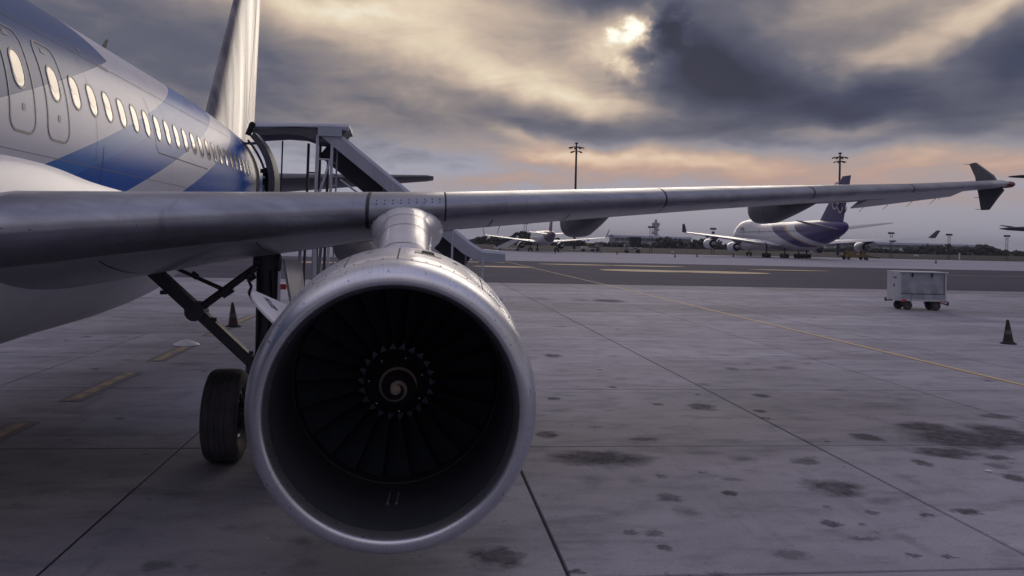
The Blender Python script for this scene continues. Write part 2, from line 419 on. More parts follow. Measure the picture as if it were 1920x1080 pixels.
STAINS = [(5.01, 9.72, 0.36, 0.37, 1), (2.49, 11.15, 0.73, 0.4, 0.9), (8.22, 13.0, 0.5, 0.4, 0.9), (8.27, 12.2, 0.8, 0.8, 0.95), (7.5, 11.36, 0.52, 0.36, 0.9), (6.8, 10.81, 0.11, 0.22, 0.8), (9.2, 12.39, 0.5, 0.9, 1), (10.04, 13.88, 0.35, 0.22, 0.7), (8.08, 11.08, 0.19, 0.15, 0.85), (7.76, 10.63, 0.17, 0.17, 0.6), (7.58, 10.06, 0.16, 0.21, 0.85), (6.82, 12.31, 0.27, 0.26, 0.8), (6.09, 12.04, 0.06, 0.06, 0.8),
    (5.07, 14.65, 0.26, 0.33, 0.75), (6.63, 15.8, 0.19, 0.2, 0.8), (5.98, 14.3, 0.12, 0.15, 0.75), (5.92, 17.06, 0.16, 0.2, 0.5), (5.84, 13.72, 0.09, 0.1, 0.6), (2.9, 9.4, 0.15, 0.18, 0.65), (2.94, 8.87, 0.17, 0.24, 0.45), (3.65, 9.54, 0.11, 0.1, 0.8), (3.63, 10.43, 0.04, 0.04, 0.8), (4.32, 8.46, 0.12, 0.11, 0.95), (5.51, 8.69, 0.09, 0.08, 1), (6.05, 8.78, 0.17, 0.13, 0.95), (4.97, 8.79, 0.1, 0.07, 0.65),
    (5.28, 9.15, 0.24, 0.17, 0.5), (4.55, 8.99, 0.06, 0.09, 0.5), (4.64, 8.41, 0.06, 0.06, 0.6), (4.44, 8.0, 0.16, 0.07, 0.6), (4.63, 8.17, 0.03, 0.04, 0.8), (2.16, 8.28, 0.09, 0.08, 0.65), (2.4, 8.24, 0.11, 0.11, 0.6), (2.38, 7.86, 0.07, 0.09, 0.7), (3.51, 7.63, 0.18, 0.15, 0.55), (5.0, 7.49, 0.08, 0.06, 0.7), (4.66, 7.53, 0.06, 0.05, 0.7), (0.78, 7.71, 0.30, 0.26, 0.8), (1.44, 7.31, 0.06, 0.06, 0.8), (2.21, 7.2, 0.09, 0.04, 0.5),
    (2.65, 7.21, 0.12, 0.06, 0.5), (3.47, 21.27, 0.23, 0.33, 0.75), (2.56, 15.42, 0.13, 0.13, 0.8), (3.94, 16.68, 0.07, 0.11, 0.8), (2.0, 12.54, 0.17, 0.26, 0.75), (3.37, 12.23, 0.22, 0.12, 0.7), (2.82, 13.05, 0.16, 0.12, 0.45), (7.35, 19.26, 0.17, 0.25, 0.6), (8.06, 20.09, 0.09, 0.12, 0.7), (7.98, 19.13, 0.2, 0.16, 0.5), (8.74, 19.47, 0.31, 0.28, 0.55), (9.62, 20.21, 0.18, 0.12, 0.6), (3.05, 10.28, 0.07, 0.12, 0.55), (2.18, 10.11, 0.21, 0.37, 0.35),
    (2.69, 10.09, 0.17, 0.25, 0.35), (3.91, 10.11, 0.17, 0.09, 0.5), (5.22, 10.93, 0.22, 0.21, 0.65), (4.41, 11.09, 0.23, 0.21, 0.5), (3.98, 11.43, 0.32, 0.18, 0.45), (9.51, 41.69, 0.84, 1.16, 0.8), (8.23, 41.98, 0.56, 0.97, 0.5), (6.28, 42.31, 0.69, 0.98, 0.45), (6.15, 9.96, 0.09, 0.4, 0.3), (4.87, 7.9, 0.08, 0.43, 0.28), (-2.14, 7.63, 0.16, 0.14, 0.55), (-0.87, 7.59, 0.23, 0.23, 0.35), (-1.82, 7.6, 0.08, 0.09, 0.4), (-4.41, 13.69, 0.08, 0.1, 0.6),
    (-4.0, 14.86, 0.08, 0.07, 0.5), (-4.27, 13.04, 0.07, 0.09, 0.4), (-3.39, 11.48, 0.06, 0.05, 0.4), (-4.6, 12.29, 0.12, 0.15, 0.3), (-4.3, 11.03, 0.17, 0.25, 0.25), (-2.33, 10.86, 0.13, 0.38, 0.3), (-0.98, 8.18, 0.11, 0.11, 0.4)]
def concrete(stained):
    def f(t, tc, b):
        pos = t.n('ShaderNodeNewGeometry').outputs['Position']
        oi = t.n('ShaderNodeObjectInfo')
        big = t.noise(t.v('MULTIPLY', pos, (.5, .9, 1)), .45, 6, .62)
        med = t.noise(t.v('MULTIPLY', pos, (.7, 1.2, 1)), 1.9, 6, .65)
        fine = t.noise(pos, 34, 4, .6)
        c = t.mix(t.rng(big, .32, .68), lin(134, 133, 143), lin(168, 166, 176))
        c = t.mix(t.rng(med, .50, .74), c, lin(122, 121, 131))
        c = t.mix(t.rng(fine, .35, .75), c, t.v('MULTIPLY', c, (.76, .76, .77)))
        c = t.v('MULTIPLY', c, oi.outputs['Color'])
        # small random drips
        vo = t.n('ShaderNodeTexVoronoi'); wv = t.v('ADD', t.v('MULTIPLY', pos, (1.0, .8, 0.0)), t.v('SCALE', t.comb(med, big, 0.0)))
        t.set(vo.inputs['Vector'], wv); vo.inputs['Scale'].default_value = 1.35; vo.inputs['Randomness'].default_value = 1.0
        sel = t.m('GREATER_THAN', t.sep(vo.outputs['Color'])[0], .48)
        rad = t.rng(t.sep(vo.outputs['Color'])[1], 0, 1, .02, .15)
        drip = t.m('MULTIPLY', sel, t.rng(t.m('SUBTRACT', vo.outputs['Distance'], rad), .02, -.03))
        dirt = t.m('MULTIPLY', drip, t.rng(t.sep(vo.outputs['Color'])[2], 0, 1, .1, .72))
        patch = t.m('MULTIPLY', t.rng(t.noise(t.v('MULTIPLY', pos, (.35, 1.2, 1)), .8, 7, .68), .54, .70), .42)
        dirt = t.m('MAXIMUM', dirt, patch)
        track = t.m('MULTIPLY', t.rng(t.noise(t.v('MULTIPLY', pos, (2.6, .16, 1)), 1.0, 5, .6), .58, .72), t.rng(t.noise(pos, .5, 3, .5), .42, .62, 0, .30))
        fleck = t.rng(t.noise(t.v('MULTIPLY', pos, (1, .8, 1)), 7.0, 3, .7), .66, .72, 0, .5)
        dirt = t.m('MAXIMUM', dirt, t.m('MAXIMUM', track, fleck))
        if stained:
            w1 = t.noise(pos, 3.2, 5, .66); w2 = t.noise(t.v('ADD', pos, (7.3, 2.1, 0)), 3.2, 5, .66)
            wp = t.v('ADD', pos, t.comb(t.m('MULTIPLY_ADD', w1, .62, -.31), t.m('MULTIPLY_ADD', w2, .60, -.30), 0.0))
            s1 = t.noise(pos, 9.0, 3, .6); s2 = t.noise(t.v('ADD', pos, (3.3, 8.1, 0)), 9.0, 3, .6)
            wq = t.v('ADD', pos, t.comb(t.m('MULTIPLY_ADD', s1, .26, -.13), t.m('MULTIPLY_ADD', s2, .24, -.12), 0.0))
            brk = t.rng(t.noise(t.v('ADD', pos, (1.3, 4.4, 0)), 5.0, 5, .7), .3, .6, .62, 1.0)
            for (sx_, sy_, a_, b_, st) in stained:
                q = mapping(t, wp if min(a_, b_) > .19 else wq, (sx_, sy_), 0.0, (a_, b_))
                dirt = t.m('MAXIMUM', dirt, t.m('MULTIPLY', brk, t.rng(t.v('LENGTH', q), 1.18, .62 if st > .5 else .25, 0, min(.95, st * 1.1))))
        c = t.mix(t.m('MULTIPLY', dirt, .95), c, lin(56, 53, 63))
        t.set(b.inputs['Roughness'], t.m('ADD', t.rng(med, .3, .7, .72, .82), t.m('MULTIPLY', dirt, .12)))
        t.set(b.inputs['Specular IOR Level'], t.m('MULTIPLY_ADD', dirt, -.17, .24))
        bp = t.n('ShaderNodeBump'); bp.inputs['Strength'].default_value = .25; bp.inputs['Distance'].default_value = .006
        t.set(bp.inputs['Height'], t.m('ADD', fine, t.m('MULTIPLY', med, .8))); t.links.new(bp.outputs[0], b.inputs['Normal'])
        return c
    return f
mat('concrete', rough=.75, spec=.22, custom=concrete(None))
def slab_mesh(name, w, l, m):
    g = .013; bv = .012
    mb = MB(); x, y = w / 2 - g, l / 2 - g
    mb.loft([[(-x, -y, -.3), (x, -y, -.3), (x, y, -.3), (-x, y, -.3)], [(-x, -y, -bv), (x, -y, -bv), (x, y, -bv), (-x, y, -bv)],
             [(-x + bv, -y + bv, 0), (x - bv, -y + bv, 0), (x - bv, y - bv, 0), (-x + bv, y - bv, 0)]], True, False, True)
    me = bpy.data.meshes.new(name); me.from_pydata(mb.v, [], mb.f); me.materials.append(MATS[m]); return me
SM = slab_mesh('slab', SX, SY, 'concrete')
for j in range(-3, 10):
    rowt = {0: .97, 1: 1.03, 4: 1.05, 5: .78, 6: 1.0, 7: 1.07, 8: 1.05, 9: .82}.get(j, 1.0)
    for i in range(-8, 13):
        cx, cy = JX0 + (i + .5) * SX, JY0 + (j + .5) * SY
        if cx > 52 or cy + SY / 2 > 58.2: continue
        here = [q for q in STAINS if abs(q[0] - cx) < SX / 2 + q[2] + .25 and abs(q[1] - cy) < SY / 2 + q[3] + .25]
        sm_ = SM
        if here:
            nm = 'concrete_stained_%d_%d' % (i + 8, j + 3); mat(nm, rough=.75, spec=.22, custom=concrete(here)); sm_ = slab_mesh('slab', SX, SY, nm)
        o = add_obj('slab', sm_, apron, (cx, cy, random.uniform(-.002, .002)))
        k = rowt * random.uniform(.90, 1.04)
        o.color = (k, k * random.uniform(.99, 1.0), k * random.uniform(.99, 1.01), 1)
# remainder of the apron beyond the last whole slabs: plain sheets
ylast = JY0 + 10 * SY
sheet('apron_edge', -60, 75, ylast + .01, 58.0, -.003, 'concrete_far', apron)
sheet('apron_side', JX0 + 13 * SX - 4.4 + .02, 75, -25, ylast, -.003, 'concrete_far', apron)
sheet('apron_side', -60, JX0 - 8 * SX - .02, -25, ylast, -.003, 'concrete_far', apron)

# painted markings
def mark_mat(nm, cc, wear):
    def f(t, tc, b):
        pos = t.n('ShaderNodeNewGeometry').outputs['Position']
        n = t.noise(pos, 3.0, 6, .7)
        return t.mix(t.rng(n, wear, wear + .16), cc, lin(118, 112, 116))
    mat(nm, rough=.7, spec=.3, custom=f)
mark_mat('mark_yellow', lin(172, 152, 120), .45)
mark_mat('mark_line', lin(196, 172, 128), .58)
mark_mat('mark_yellow_far', lin(168, 148, 112), .66)
mark_mat('mark_black', lin(112, 109, 117), .46)
mark_mat('mark_white', lin(190, 184, 180), .62)
def strip(name, p0, p1, w, m, z=.008, label=None):
    p0, p1 = Vector((*p0, 0)), Vector((*p1, 0)); a = (p1 - p0).normalized(); s = Vector((a.y, -a.x, 0)) * w / 2
    n = max(2, int((p1 - p0).length / .6)); L, Q = [], []
    for k in range(n + 1):
        c = p0.lerp(p1, k / n); jj = random.uniform(.88, 1.06)
        L.append(c - s * jj); Q.append(c + s * random.uniform(.88, 1.06))
    vs = [(v.x, v.y, z) for v in L] + [(v.x, v.y, z) for v in Q]
    fs = [(k, k + 1, n + 2 + k, n + 1 + k) for k in range(n)]
    o = MB().add(vs, fs).build(name, m, None, 0)
    return tag(o, kind='structure')
for (y0, y1) in ((10.0, 13.35), (15.1, 18.15), (19.85, 23.0), (24.8, 27.2), (28.6, 31.4), (33, 36)):
    strip('painted_dash_border', (-5.66, y0 - .05), (-5.66, y1 + .1), .42, 'mark_black', .006)
    strip('painted_dash', (-5.66, y0), (-5.66, y1), .20, 'mark_yellow', .010)
strip('painted_line', (13.02, 4), (12.98, 57.8), .16, 'mark_line', .008)
strip('painted_line', (12.98, 58.2), (12.4, 123), .17, 'mark_yellow_far', .002)

LZ = [.006]
def lens_mark(x, y, rx, ry, m='mark_yellow_far'):
    n = 28; LZ[0] += .003; ry *= 1.5
    vs = [(x + rx * math.cos(2 * PI * k / n) * random.uniform(.95, 1.05), y + ry * math.sin(2 * PI * k / n), LZ[0]) for k in range(n)]
    tag(MB().add(vs, [tuple(range(n))]).build('painted_patch', m, None, 0), kind='structure')
strip('painted_bar', (60, 94.5), (150, 96.5), .55, 'mark_yellow_far', .002)
strip('painted_bar', (74, 101), (150, 103), .4, 'mark_yellow_far', .002)
for (x, y, rx, ry) in ((24.6, 89.5, 5.2, 2.4), (32.3, 89.0, 5.4, 2.5), (20.5, 108.5, 5.0, 1.4), (29.5, 108, 5.2, 1.4), (9.6, 93.5, 3.4, 1.6), (1.0, 94.0, 4.6, 1.4), (7.2, 111.5, 4.6, 1.3), (-2.5, 112, 5, 1.2), (-11, 96, 3.0, 2.6), (45.5, 101, 5.2, 1.2)):
    lens_mark(x, y, rx, ry)

# ================================================================== the near airliner
XC, ZC = -5.85, 3.90
OG = (XC, 11.2, 0.0)
AIR = empty('airliner', OG, 'near white and blue airliner with its engine facing the camera and wing reaching right', 'airliner')
FUS = [  # y, half width, half height, centre z
    (-6.5, .05, .05, 3.25), (-6.2, .55, .55, 3.28), (-5.6, 1.0, 1.05, 3.38), (-4.6, 1.45, 1.5, 3.58), (-3.2, 1.80, 1.88, 3.78), (-1.6, 1.95, 2.05, 3.88), (0, 1.975, 2.07, 3.90), (9, 1.975, 2.07, 3.90),
    (17.5, 1.975, 2.07, 3.90), (19.5, 1.95, 2.01, 3.94), (21.5, 1.86, 1.88, 4.03), (23.5, 1.70, 1.66, 4.19), (25.5, 1.44, 1.40, 4.38), (27.5, 1.12, 1.10, 4.60), (29.5, .76, .78, 4.80), (31.0, .42, .46, 4.98), (31.6, .22, .24, 5.05)]
def fus(y): return smooth_interp(FUS, y)
def skin_pt(y, z, off=0.0):
    a, b, zc = fus(y); q = max(-1, min(1, (z - zc) / b))
    x = a * math.sqrt(max(0, 1 - q * q))
    n = Vector((x / a ** 2, 0, (z - zc) / b ** 2)); n.normalize()
    return Vector((XC + x, y, z)) + n * off
ys = [-6.5, -6.4, -6.2, -5.9, -5.6, -5.1, -4.6, -3.9, -3.2, -2.4, -1.6, -.8, 0, 2, 4, 6, 8, 10, 12, 14, 16, 17.5] + [18 + .5 * k for k in range(27)] + [31.3, 31.6]
mb = MB(OG); rings = []
NF = 144
for y in ys:
    a, b, zc = fus(y); rings.append([(XC + a * math.sin(2 * PI * k / NF), y, zc + b * math.cos(2 * PI * k / NF)) for k in range(NF)])
mb.loft(rings, True, True, True)
fuselage = mb.build('fuselage', 'livery', AIR, 60)
# rounded-rectangle patches that lie on the skin
def rrect(w, h, r, n=6):
    pts = []
    for cx, cz, a0 in ((w / 2 - r, h / 2 - r, 0), (-w / 2 + r, h / 2 - r, 90), (-w / 2 + r, -h / 2 + r, 180), (w / 2 - r, -h / 2 + r, 270)):
        for k in range(n + 1):
            a = R(a0 + 90 * k / n); pts.append((cx + r * math.cos(a), cz + r * math.sin(a)))
    out = []
    for i, p in enumerate(pts):
        q = pts[(i + 1) % len(pts)]; out.append(p)
        if math.hypot(q[0] - p[0], q[1] - p[1]) > 1e-6 and i % (n + 1) == n:
            out += [(lerp(p[0], q[0], k / 8), lerp(p[1], q[1], k / 8)) for k in range(1, 8)]
    return out
def skin_ring(name, m, parent, y, z, w, h, r, band, o0, o1, n=6):
    outer, inner = rrect(w, h, r, n), rrect(w - 2 * band, h - 2 * band, max(.01, r - band), n)
    k = len(outer)
    rg = [[skin_pt(y + p[0], z + p[1], 0) for p in outer], [skin_pt(y + p[0], z + p[1], o1) for p in outer], [skin_pt(y + p[0], z + p[1], o1) for p in inner], [skin_pt(y + p[0], z + p[1], o0) for p in inner]]
    return MB(OG).loft(rg, True).build(name, m, parent, 30)
def skin_patch(name, m, parent, y, z, w, h, r, off, n=6, rows=8):
    """filled patch, made of horizontal rows so that it follows the curve of the skin"""
    out = rrect(w, h, r, n); rg = []
    for k in range(rows + 1):
        f = k / rows; f = .5 - .5 * math.cos(PI * f); zz_ = -h / 2 + h * f
        zc_ = max(-h / 2 + 1e-4, min(h / 2 - 1e-4, zz_)); dz_ = max(0, abs(zc_) - (h / 2 - r)); xw = w / 2 - r + math.sqrt(max(0, r * r - dz_ * dz_))
        rg.append([skin_pt(y + xw * s, z + zz_, off) for s in (-1, -.5, 0, .5, 1)])
    return MB(OG).loft(rg, False).build(name, m, parent, 60)
WIN_Z = 4.435
WY = [8.99, 9.85] + [10.44 + .532 * n for n in range(0, 22)] + [7.9, 7.37, 6.84, 6.3, 5.77, 5.24]
for y in WY:
    w = skin_ring('window', 'frame_grey', AIR, y, WIN_Z, .285, .405, .135, .026, .001, .007)
    skin_patch('pane', 'window_pane', w, y, WIN_Z, .236, .356, .113, .0025)
    hb = random.choice((.20, .24, .27, .30, .32)) ; skin_patch('blind', 'window_blind', w, y, WIN_Z + (.352 - hb) / 2, .222, hb, .100, .0040)
for y in (8.99, 9.85):
    e = skin_patch('overwing_exit', 'livery', AIR, y, 4.335, .545, 1.03, .13, .0015, rows=14)
    # the patch leaves room for the window: outline band, handle cover and placard
    skin_ring('exit_outline', 'frame_grey', e, y, 4.335, .58, 1.07, .15, .022, .003, .006, 8)
    skin_patch('handle_cover', 'frame_grey', e, y - .02, 4.78, .13, .055, .01, .005)
    skin_patch('placard', 'frame_grey', e, y + .02, 4.06, .07, .07, .008, .005)
# (windows of the exits sit in front of the exit panels)
for o in list(AIR.children):
    if o.name.startswith('window'):
        pass
# rear door: opening and swung-out door
dw = skin_patch('doorway', 'black_void', AIR, 23.05, 4.38, .86, 1.86, .15, .006, rows=14)  # dark patch on the skin: shade inside the opening put into its colour
skin_ring('door_frame', 'frame_grey', dw, 23.05, 4.38, .94, 1.94, .18, .04, .006, .012)
mb = MB(OG)
rg = []
for k in range(15):
    z = 3.45 + 1.88 * k / 14
    p = skin_pt(22.2, z, 0); nrm = (skin_pt(22.2, z, 1) - p)
    p = p + Vector((.62, -.45, 0)); rg.append([p + nrm * o + Vector((0, yy, 0)) for o, yy in ((0, -.38), (0, .42), (-.15, .42), (-.15, -.38))])
mb.loft(rg, True, True, True)
door = mb.build('rear_door', 'gear_metal', AIR, 40)
mb = MB(OG)
for k in range(26):
    z = 3.5 + 1.05 * random.random(); p = skin_pt(22.2, z, -.22) + Vector((.62, -.45 + random.uniform(-.3, .35), 0)); mb.box(p, (random.uniform(.08, .22), random.uniform(.08, .2), random.uniform(.08, .22)))
mb.build('door_mechanism', 'black_void', door, 0)
mb = MB(OG); a = skin_pt(22.65, 5.18, 0)
mb.bar(a, a + Vector((.58, -.25, .0)), .05, .06)
mb.path([skin_pt(22.4, 5.15 - .16 * k, .16 + .02 * k) for k in range(9)], .03)
mb.path([skin_pt(22.3, 5.15 - .16 * k, .36 - .004 * k) for k in range(6)], .028)
mb.build('hinge_arm', 'gear_metal', door, 30)
# skin seams, placards and the aerial on the crown
def seam(pts, w=.012):
    L = []
    for i, (y, z) in enumerate(pts):
        j = min(i + 1, len(pts) - 1); k = max(i - 1, 0); ty, tz = pts[j][0] - pts[k][0], pts[j][1] - pts[k][1]; l = math.hypot(ty, tz); ny, nz = -tz / l * w / 2, ty / l * w / 2
        L.append([skin_pt(y + ny, z + nz, .003), skin_pt(y - ny, z - nz, .003)])
    return MB(OG).loft(L, False).build('panel_seam', 'seam_dark', fuselage, 30)
def densify(pts, n=10):
    out = []
    for p, q in zip(pts, pts[1:]): out += [(lerp(p[0], q[0], k / n), lerp(p[1], q[1], k / n)) for k in range(n)]
    return out + [pts[-1]]
seam(densify([(13.4, 4.85), (13.4, 4.15), (13.5, 4.05), (16.6, 4.05)]))
seam(densify([(16.9, 5.6), (16.9, 2.6)])); seam(densify([(11.2, 3.15), (11.2, 3.9)]))
mat('seam_light', lin(128, 128, 136), rough=.5, var=.2, vscale=6)
def lap(pts):
    o = seam(pts, .007); o.data.materials[0] = MATS['seam_light']; o.name = 'lap_joint'
for zz_ in (3.62, 5.02): lap([(k * .5, zz_) for k in range(8, 43)])
for yy in (5.3, 8.0, 10.98, 14.2, 18.9): lap([(yy, 2.9 + .1 * k) for k in range(0, 29)])
skin_patch('placard', 'frame_grey', fuselage, 12.0, 5.02, .34, .05, .01, .004)
skin_patch('placard', 'frame_grey', fuselage, 11.3, 5.1, .10, .05, .01, .004)
skin_patch('small_vent', 'seam_dark', fuselage, 8.42, 4.0, .05, .05, .02, .004)
mb = MB(OG); mb.loft([[(-4.86 + k * .05 + q * .006, 13.85 + dy_, 5.66 + k * .15) for q, dy_ in ((-1, k * .06), (1, k * .06), (1, .16 - k * .03), (-1, .16 - k * .03))] for k in (0, 1)], True, True, True)
mb.build('aerial', 'gear_metal', AIR, 0)

# belly fairing
BEL = [(3.4, .3, .2, 2.1), (4.2, 1.4, .75, 2.25), (5.2, 1.86, 1.08, 2.52), (6.4, 2.08, 1.28, 2.68), (8.0, 2.16, 1.35, 2.75), (9.5, 2.16, 1.36, 2.76), (11.0, 2.10, 1.30, 2.74), (13.0, 2.06, 1.24, 2.72), (15.0, 1.98, 1.12, 2.74), (16.4, 1.78, .95, 2.78), (17.1, 1.4, .7, 2.7), (17.45, .8, .4, 2.45), (17.5, .2, .1, 2.3)]
mb = MB(OG); rings = []
for k in range(57):
    y = 3.4 + 14.1 * k / 56; a, b, zc = smooth_interp(BEL, y); ring = []
    for i in range(64):
        t = 2 * PI * i / 64; c, s = math.cos(t), math.sin(t); p = 2 / 2.6
        ring.append((XC + a * math.copysign(abs(s) ** p, s), y, zc + b * math.copysign(abs(c) ** p, c)))
    rings.append(ring)
mb.loft(rings, True, True, True)
belly = mb.build('belly_fairing', 'white_paint', AIR, 60)

# ---- wing (built once to port, mirrored copy to starboard)
WST = [  # x, yLE, zLE, yTE, zTE, t/c
    (-5.0, 6.84, 2.64, 13.5, 2.12, .166), (-3.9, 7.40, 2.745, 13.5, 2.34, .163), (-2.0, 8.37, 2.955, 13.5, 2.66, .138), (.5, 9.64, 3.19, 13.5, 3.06, .116), (4.5, 11.68, 3.53, 14.66, 3.50, .112), (8.5, 13.72, 3.88, 15.82, 3.80, .108), (10.9, 14.95, 4.11, 16.5, 4.10, .104)]
NA = 22
def wsec(x): return interp(WST, x)
def wpt(x, xc_, zc_):
    """point on the wing: chord fraction, height as a fraction of chord"""
    yl, zl, yt, zt, tc = wsec(x); ch = yt - yl
    return Vector((x, yl + ch * xc_, lerp(zl, zt, xc_) + ch * zc_))
def wloop(x): return [wpt(x, p[0], p[1]) for p in airfoil(NA, wsec(x)[4])]
xs_ = [-5.0, -4.4, -3.9, -3.2, -2.6, -2.0, -1.2, -.4, .5, 1.5, 2.5, 3.5, 4.5, 5.5, 6.5, 7.5, 8.5, 9.3, 10.1, 10.9]
mb = MB(OG); rings = [wloop(x) for x in xs_]
for x, f, g_ in ((11.05, .93, .0), (11.14, .75, .0), (11.18, .45, .0)):   # rounded tip
    yl, zl, yt, zt, tc = WST[-1][1:]; ch = yt - yl
    rings.append([Vector((x, yl + .10 * (x - 10.9) * 3 + ch * (.5 + (p[0] - .5) * (f * .5 + .5)), lerp(zl, zt, p[0]) + .02 + ch * p[1] * f)) for p in airfoil(NA, tc)])
mb.loft(rings, True, True, True)
wing = mb.build('wing', 'wing_grey', AIR, 50)
def slat(x0, x1, up=.15, lo=.055, off=.010, name='slat', m='slat_metal'):
    mb = MB(OG); rings = []
    n = max(2, int((x1 - x0) / .5))
    for k in range(n + 1):
        x = lerp(x0, x1, k / n); yl, zl, yt, zt, tc = wsec(x); ch = yt - yl
        pr = [p for p in airfoil(60, tc)]
        i0 = [i for i, p in enumerate(pr[:61]) if p[0] <= up][0]; i1 = [i for i, p in enumerate(pr) if i > 60 and p[0] <= lo][-1]
        sel = pr[i0:i1 + 1]; out, inn = [], []
        for i, p in enumerate(sel):
            q0, q1 = sel[max(0, i - 1)], sel[min(len(sel) - 1, i + 1)]; tx, tz = (q1[0] - q0[0]), (q1[1] - q0[1]); l = math.hypot(tx, tz); nx, nz = tz / l, -tx / l
            e = off / ch * (min(1, i / 4, (len(sel) - 1 - i) / 4) * .9 + .1)
            out.append(wpt(x, p[0] + nx * e, p[1] + nz * e)); inn.append(wpt(x, p[0] - nx * .004 / ch, p[1] - nz * .004 / ch))
        rings.append(out + inn[::-1])
    mb.loft(rings, True, True, True)
    return mb.build(name, m, AIR, 50)
for (a, b) in ((-3.62, -.53), (.335, 3.265), (3.29, 5.975), (6.0, 8.295), (8.32, 10.55)): slat(a, b)
for gx in (-.515, .325, 3.2775, 5.9875, 8.3075): slat(gx - (.022 if gx < 0 else .011), gx + (.022 if gx < 0 else .011), .152, .06, .003, 'slat_seal', 'seam_dark')
lep = slat(-.49, .315, .13, .05, .005, 'leading_edge_panel', 'slat_metal')
mb = MB(OG)
for k in range(9):
    for h in (.012, .024):
        x = -.42 + .085 * k; pr = [p for p in airfoil(60, wsec(x)[4])][:61]; p = min(pr, key=lambda q: abs(q[0] - h)); w = wpt(x, p[0], p[1]); mb.tube(w + Vector((0, .004, -.004)), w + Vector((0, -.009, .008)), .007, .006, 8)
mb.build('rivet_row', 'seam_dark', lep, 0)['kind'] = 'stuff'
def lower_seam(x):
    pr = [p for p in airfoil(40, wsec(x)[4])][41:]; pr = [p for p in pr if .07 < p[0] < .72]
    MB(OG).loft([[wpt(x + dx_, p[0], p[1]) + Vector((0, 0, -.004)) for p in pr] for dx_ in (-.006, .006)], False).build('panel_seam', 'seam_dark', wing, 50)
for x in (-2.9, -1.6, .9, 1.9, 3.3, 4.6, 5.9, 7.2, 8.6, 9.7): lower_seam(x)
# drooped aileron and outer flap, static wicks
def te_panel(name, x0, x1, cf, dzi, dzo, ext=.05):
    mb = MB(OG); rg = []
    for k in range(9):
        x = lerp(x0, x1, k / 8); dz_ = lerp(dzi, dzo, k / 8); yl, zl, yt, zt, tc = wsec(x); ch = yt - yl
        a = wpt(x, cf, -.030); b = wpt(x, cf, .030); e = Vector((x, yt + ext, zt - dz_))
        rg.append([a, b, e + Vector((0, 0, .012)), e - Vector((0, 0, .012))])
    mb.loft(rg, True, True, True); return mb.build(name, 'wing_grey', AIR, 30)
ail = te_panel('aileron', 8.35, 10.88, .74, .16, .13)
te_panel('flap', .62, 8.30, .74, .03, .04, .06); te_panel('flap', -3.6, .55, .78, .05, .02, .05)
mb = MB(OG)
for x in (8.7, 9.3, 9.9, 10.5): MB(OG).tube((x, wsec(x)[2] + .05, wsec(x)[3] - .14), (x - .04, wsec(x)[2] + .22, wsec(x)[3] - .26), .006, .004, 6).build('static_wick', 'gear_metal', ail, 0)
for x in (1.35, 10.7): MB(OG).tube((x, wsec(x)[2], wsec(x)[3] - .03), (x - .03, wsec(x)[2] + .2, wsec(x)[3] - .20), .006, .004, 6).build('static_wick', 'gear_metal', wing, 0)
# wing-tip fence
mb = MB(OG)
X_ = 11.10
prof = [(15.36, 4.12), (15.55, 4.33), (16.08, 4.62), (16.26, 4.61), (16.06, 4.33), (16.0, 4.12), (15.95, 3.98), (15.86, 3.66), (15.66, 3.66), (15.44, 3.86), (15.24, 4.02)]
ctr = (15.75, 4.13)
n = len(prof)
L = [(X_ - .028, y, z) for y, z in prof]; Q = [(X_ + .028, y, z) for y, z in prof]
vs = L + Q; fs = [tuple(range(n)), tuple(range(2 * n - 1, n - 1, -1))] + [(i, (i + 1) % n, n + (i + 1) % n, n + i) for i in range(n)]
mb.add(vs, fs); fence = mb.build('wingtip_fence', 'tail_grey', AIR, 0, bevel=.012)
mb = MB(OG)
for (y, z, a, b) in ((16.26, 4.60, .18, .02), (15.92, 3.92, .17, 0), (15.87, 3.68, .17, 0)): MB(OG).tube((X_, y, z), (X_ - .02, y + a, z + b), .006, .004, 6).build('static_wick', 'gear_metal', fence, 0)
mb = MB(OG); mb.lathe([(-.02, .02), (0, .055), (.06, .075), (.22, .08)], (11.12, 15.02, 4.12), 'Y', 20, 1, .8, True, True); mb.build('navigation_light', 'red_lens', AIR, 50)
# flap-track fairings
def canoe(x, y0, y1, ztop0, ztop1, zbot, w, toe=0.0):
    mb = MB(OG); rings = []; N = 30
    for k in range(N + 1):
        f = k / N; y = lerp(y0, y1, f); s = max(.02, min(1.0, (f / .66)) ** .75 * (1 - max(0, (f - .80) / .205) ** 2.4) ** .5 if f < 1 else .02)
        zt = lerp(ztop0, ztop1, f); xx = x + toe * (f - .4); dpt = (lerp(ztop0, ztop1, .62) - zbot) * s; ring = []
        for i in range(24):
            t = 2 * PI * i / 24; c, q = math.cos(t), math.sin(t); p = 2 / 2.7
            hx = w / 2 * max(.02, s) * math.copysign(abs(q) ** p, q); hz = math.copysign(abs(c) ** p, c)
            ring.append((xx + hx, y, zt + (.10 * max(.05, s) * hz if hz > 0 else dpt * hz)))
        rings.append(ring)
    mb.loft(rings, True, True, True); fo = mb.build('flap_track_fairing', 'fairing_grey', AIR, 60)
    for j in (11, 20):
        cc = [sum(p[q] for p in rings[j]) / 24 for q in (0, 2)]
        MB(OG).loft([[(cc[0] + (p[0] - cc[0]) * 1.006, p[1] + dy_, cc[1] + (p[2] - cc[1]) * 1.006) for p in rings[j]] for dy_ in (-.006, .006)], True).build('fairing_seam', 'seam_dark', fo, 50)
    return fo
canoe(-1.0, 10.9, 15.2, 2.93, 2.84, 2.44, .62); canoe(2.88, 12.35, 16.1, 3.36, 3.26, 2.95, .52); canoe(6.82, 13.7, 17.0, 3.72, 3.66, 3.30, .46, .05)

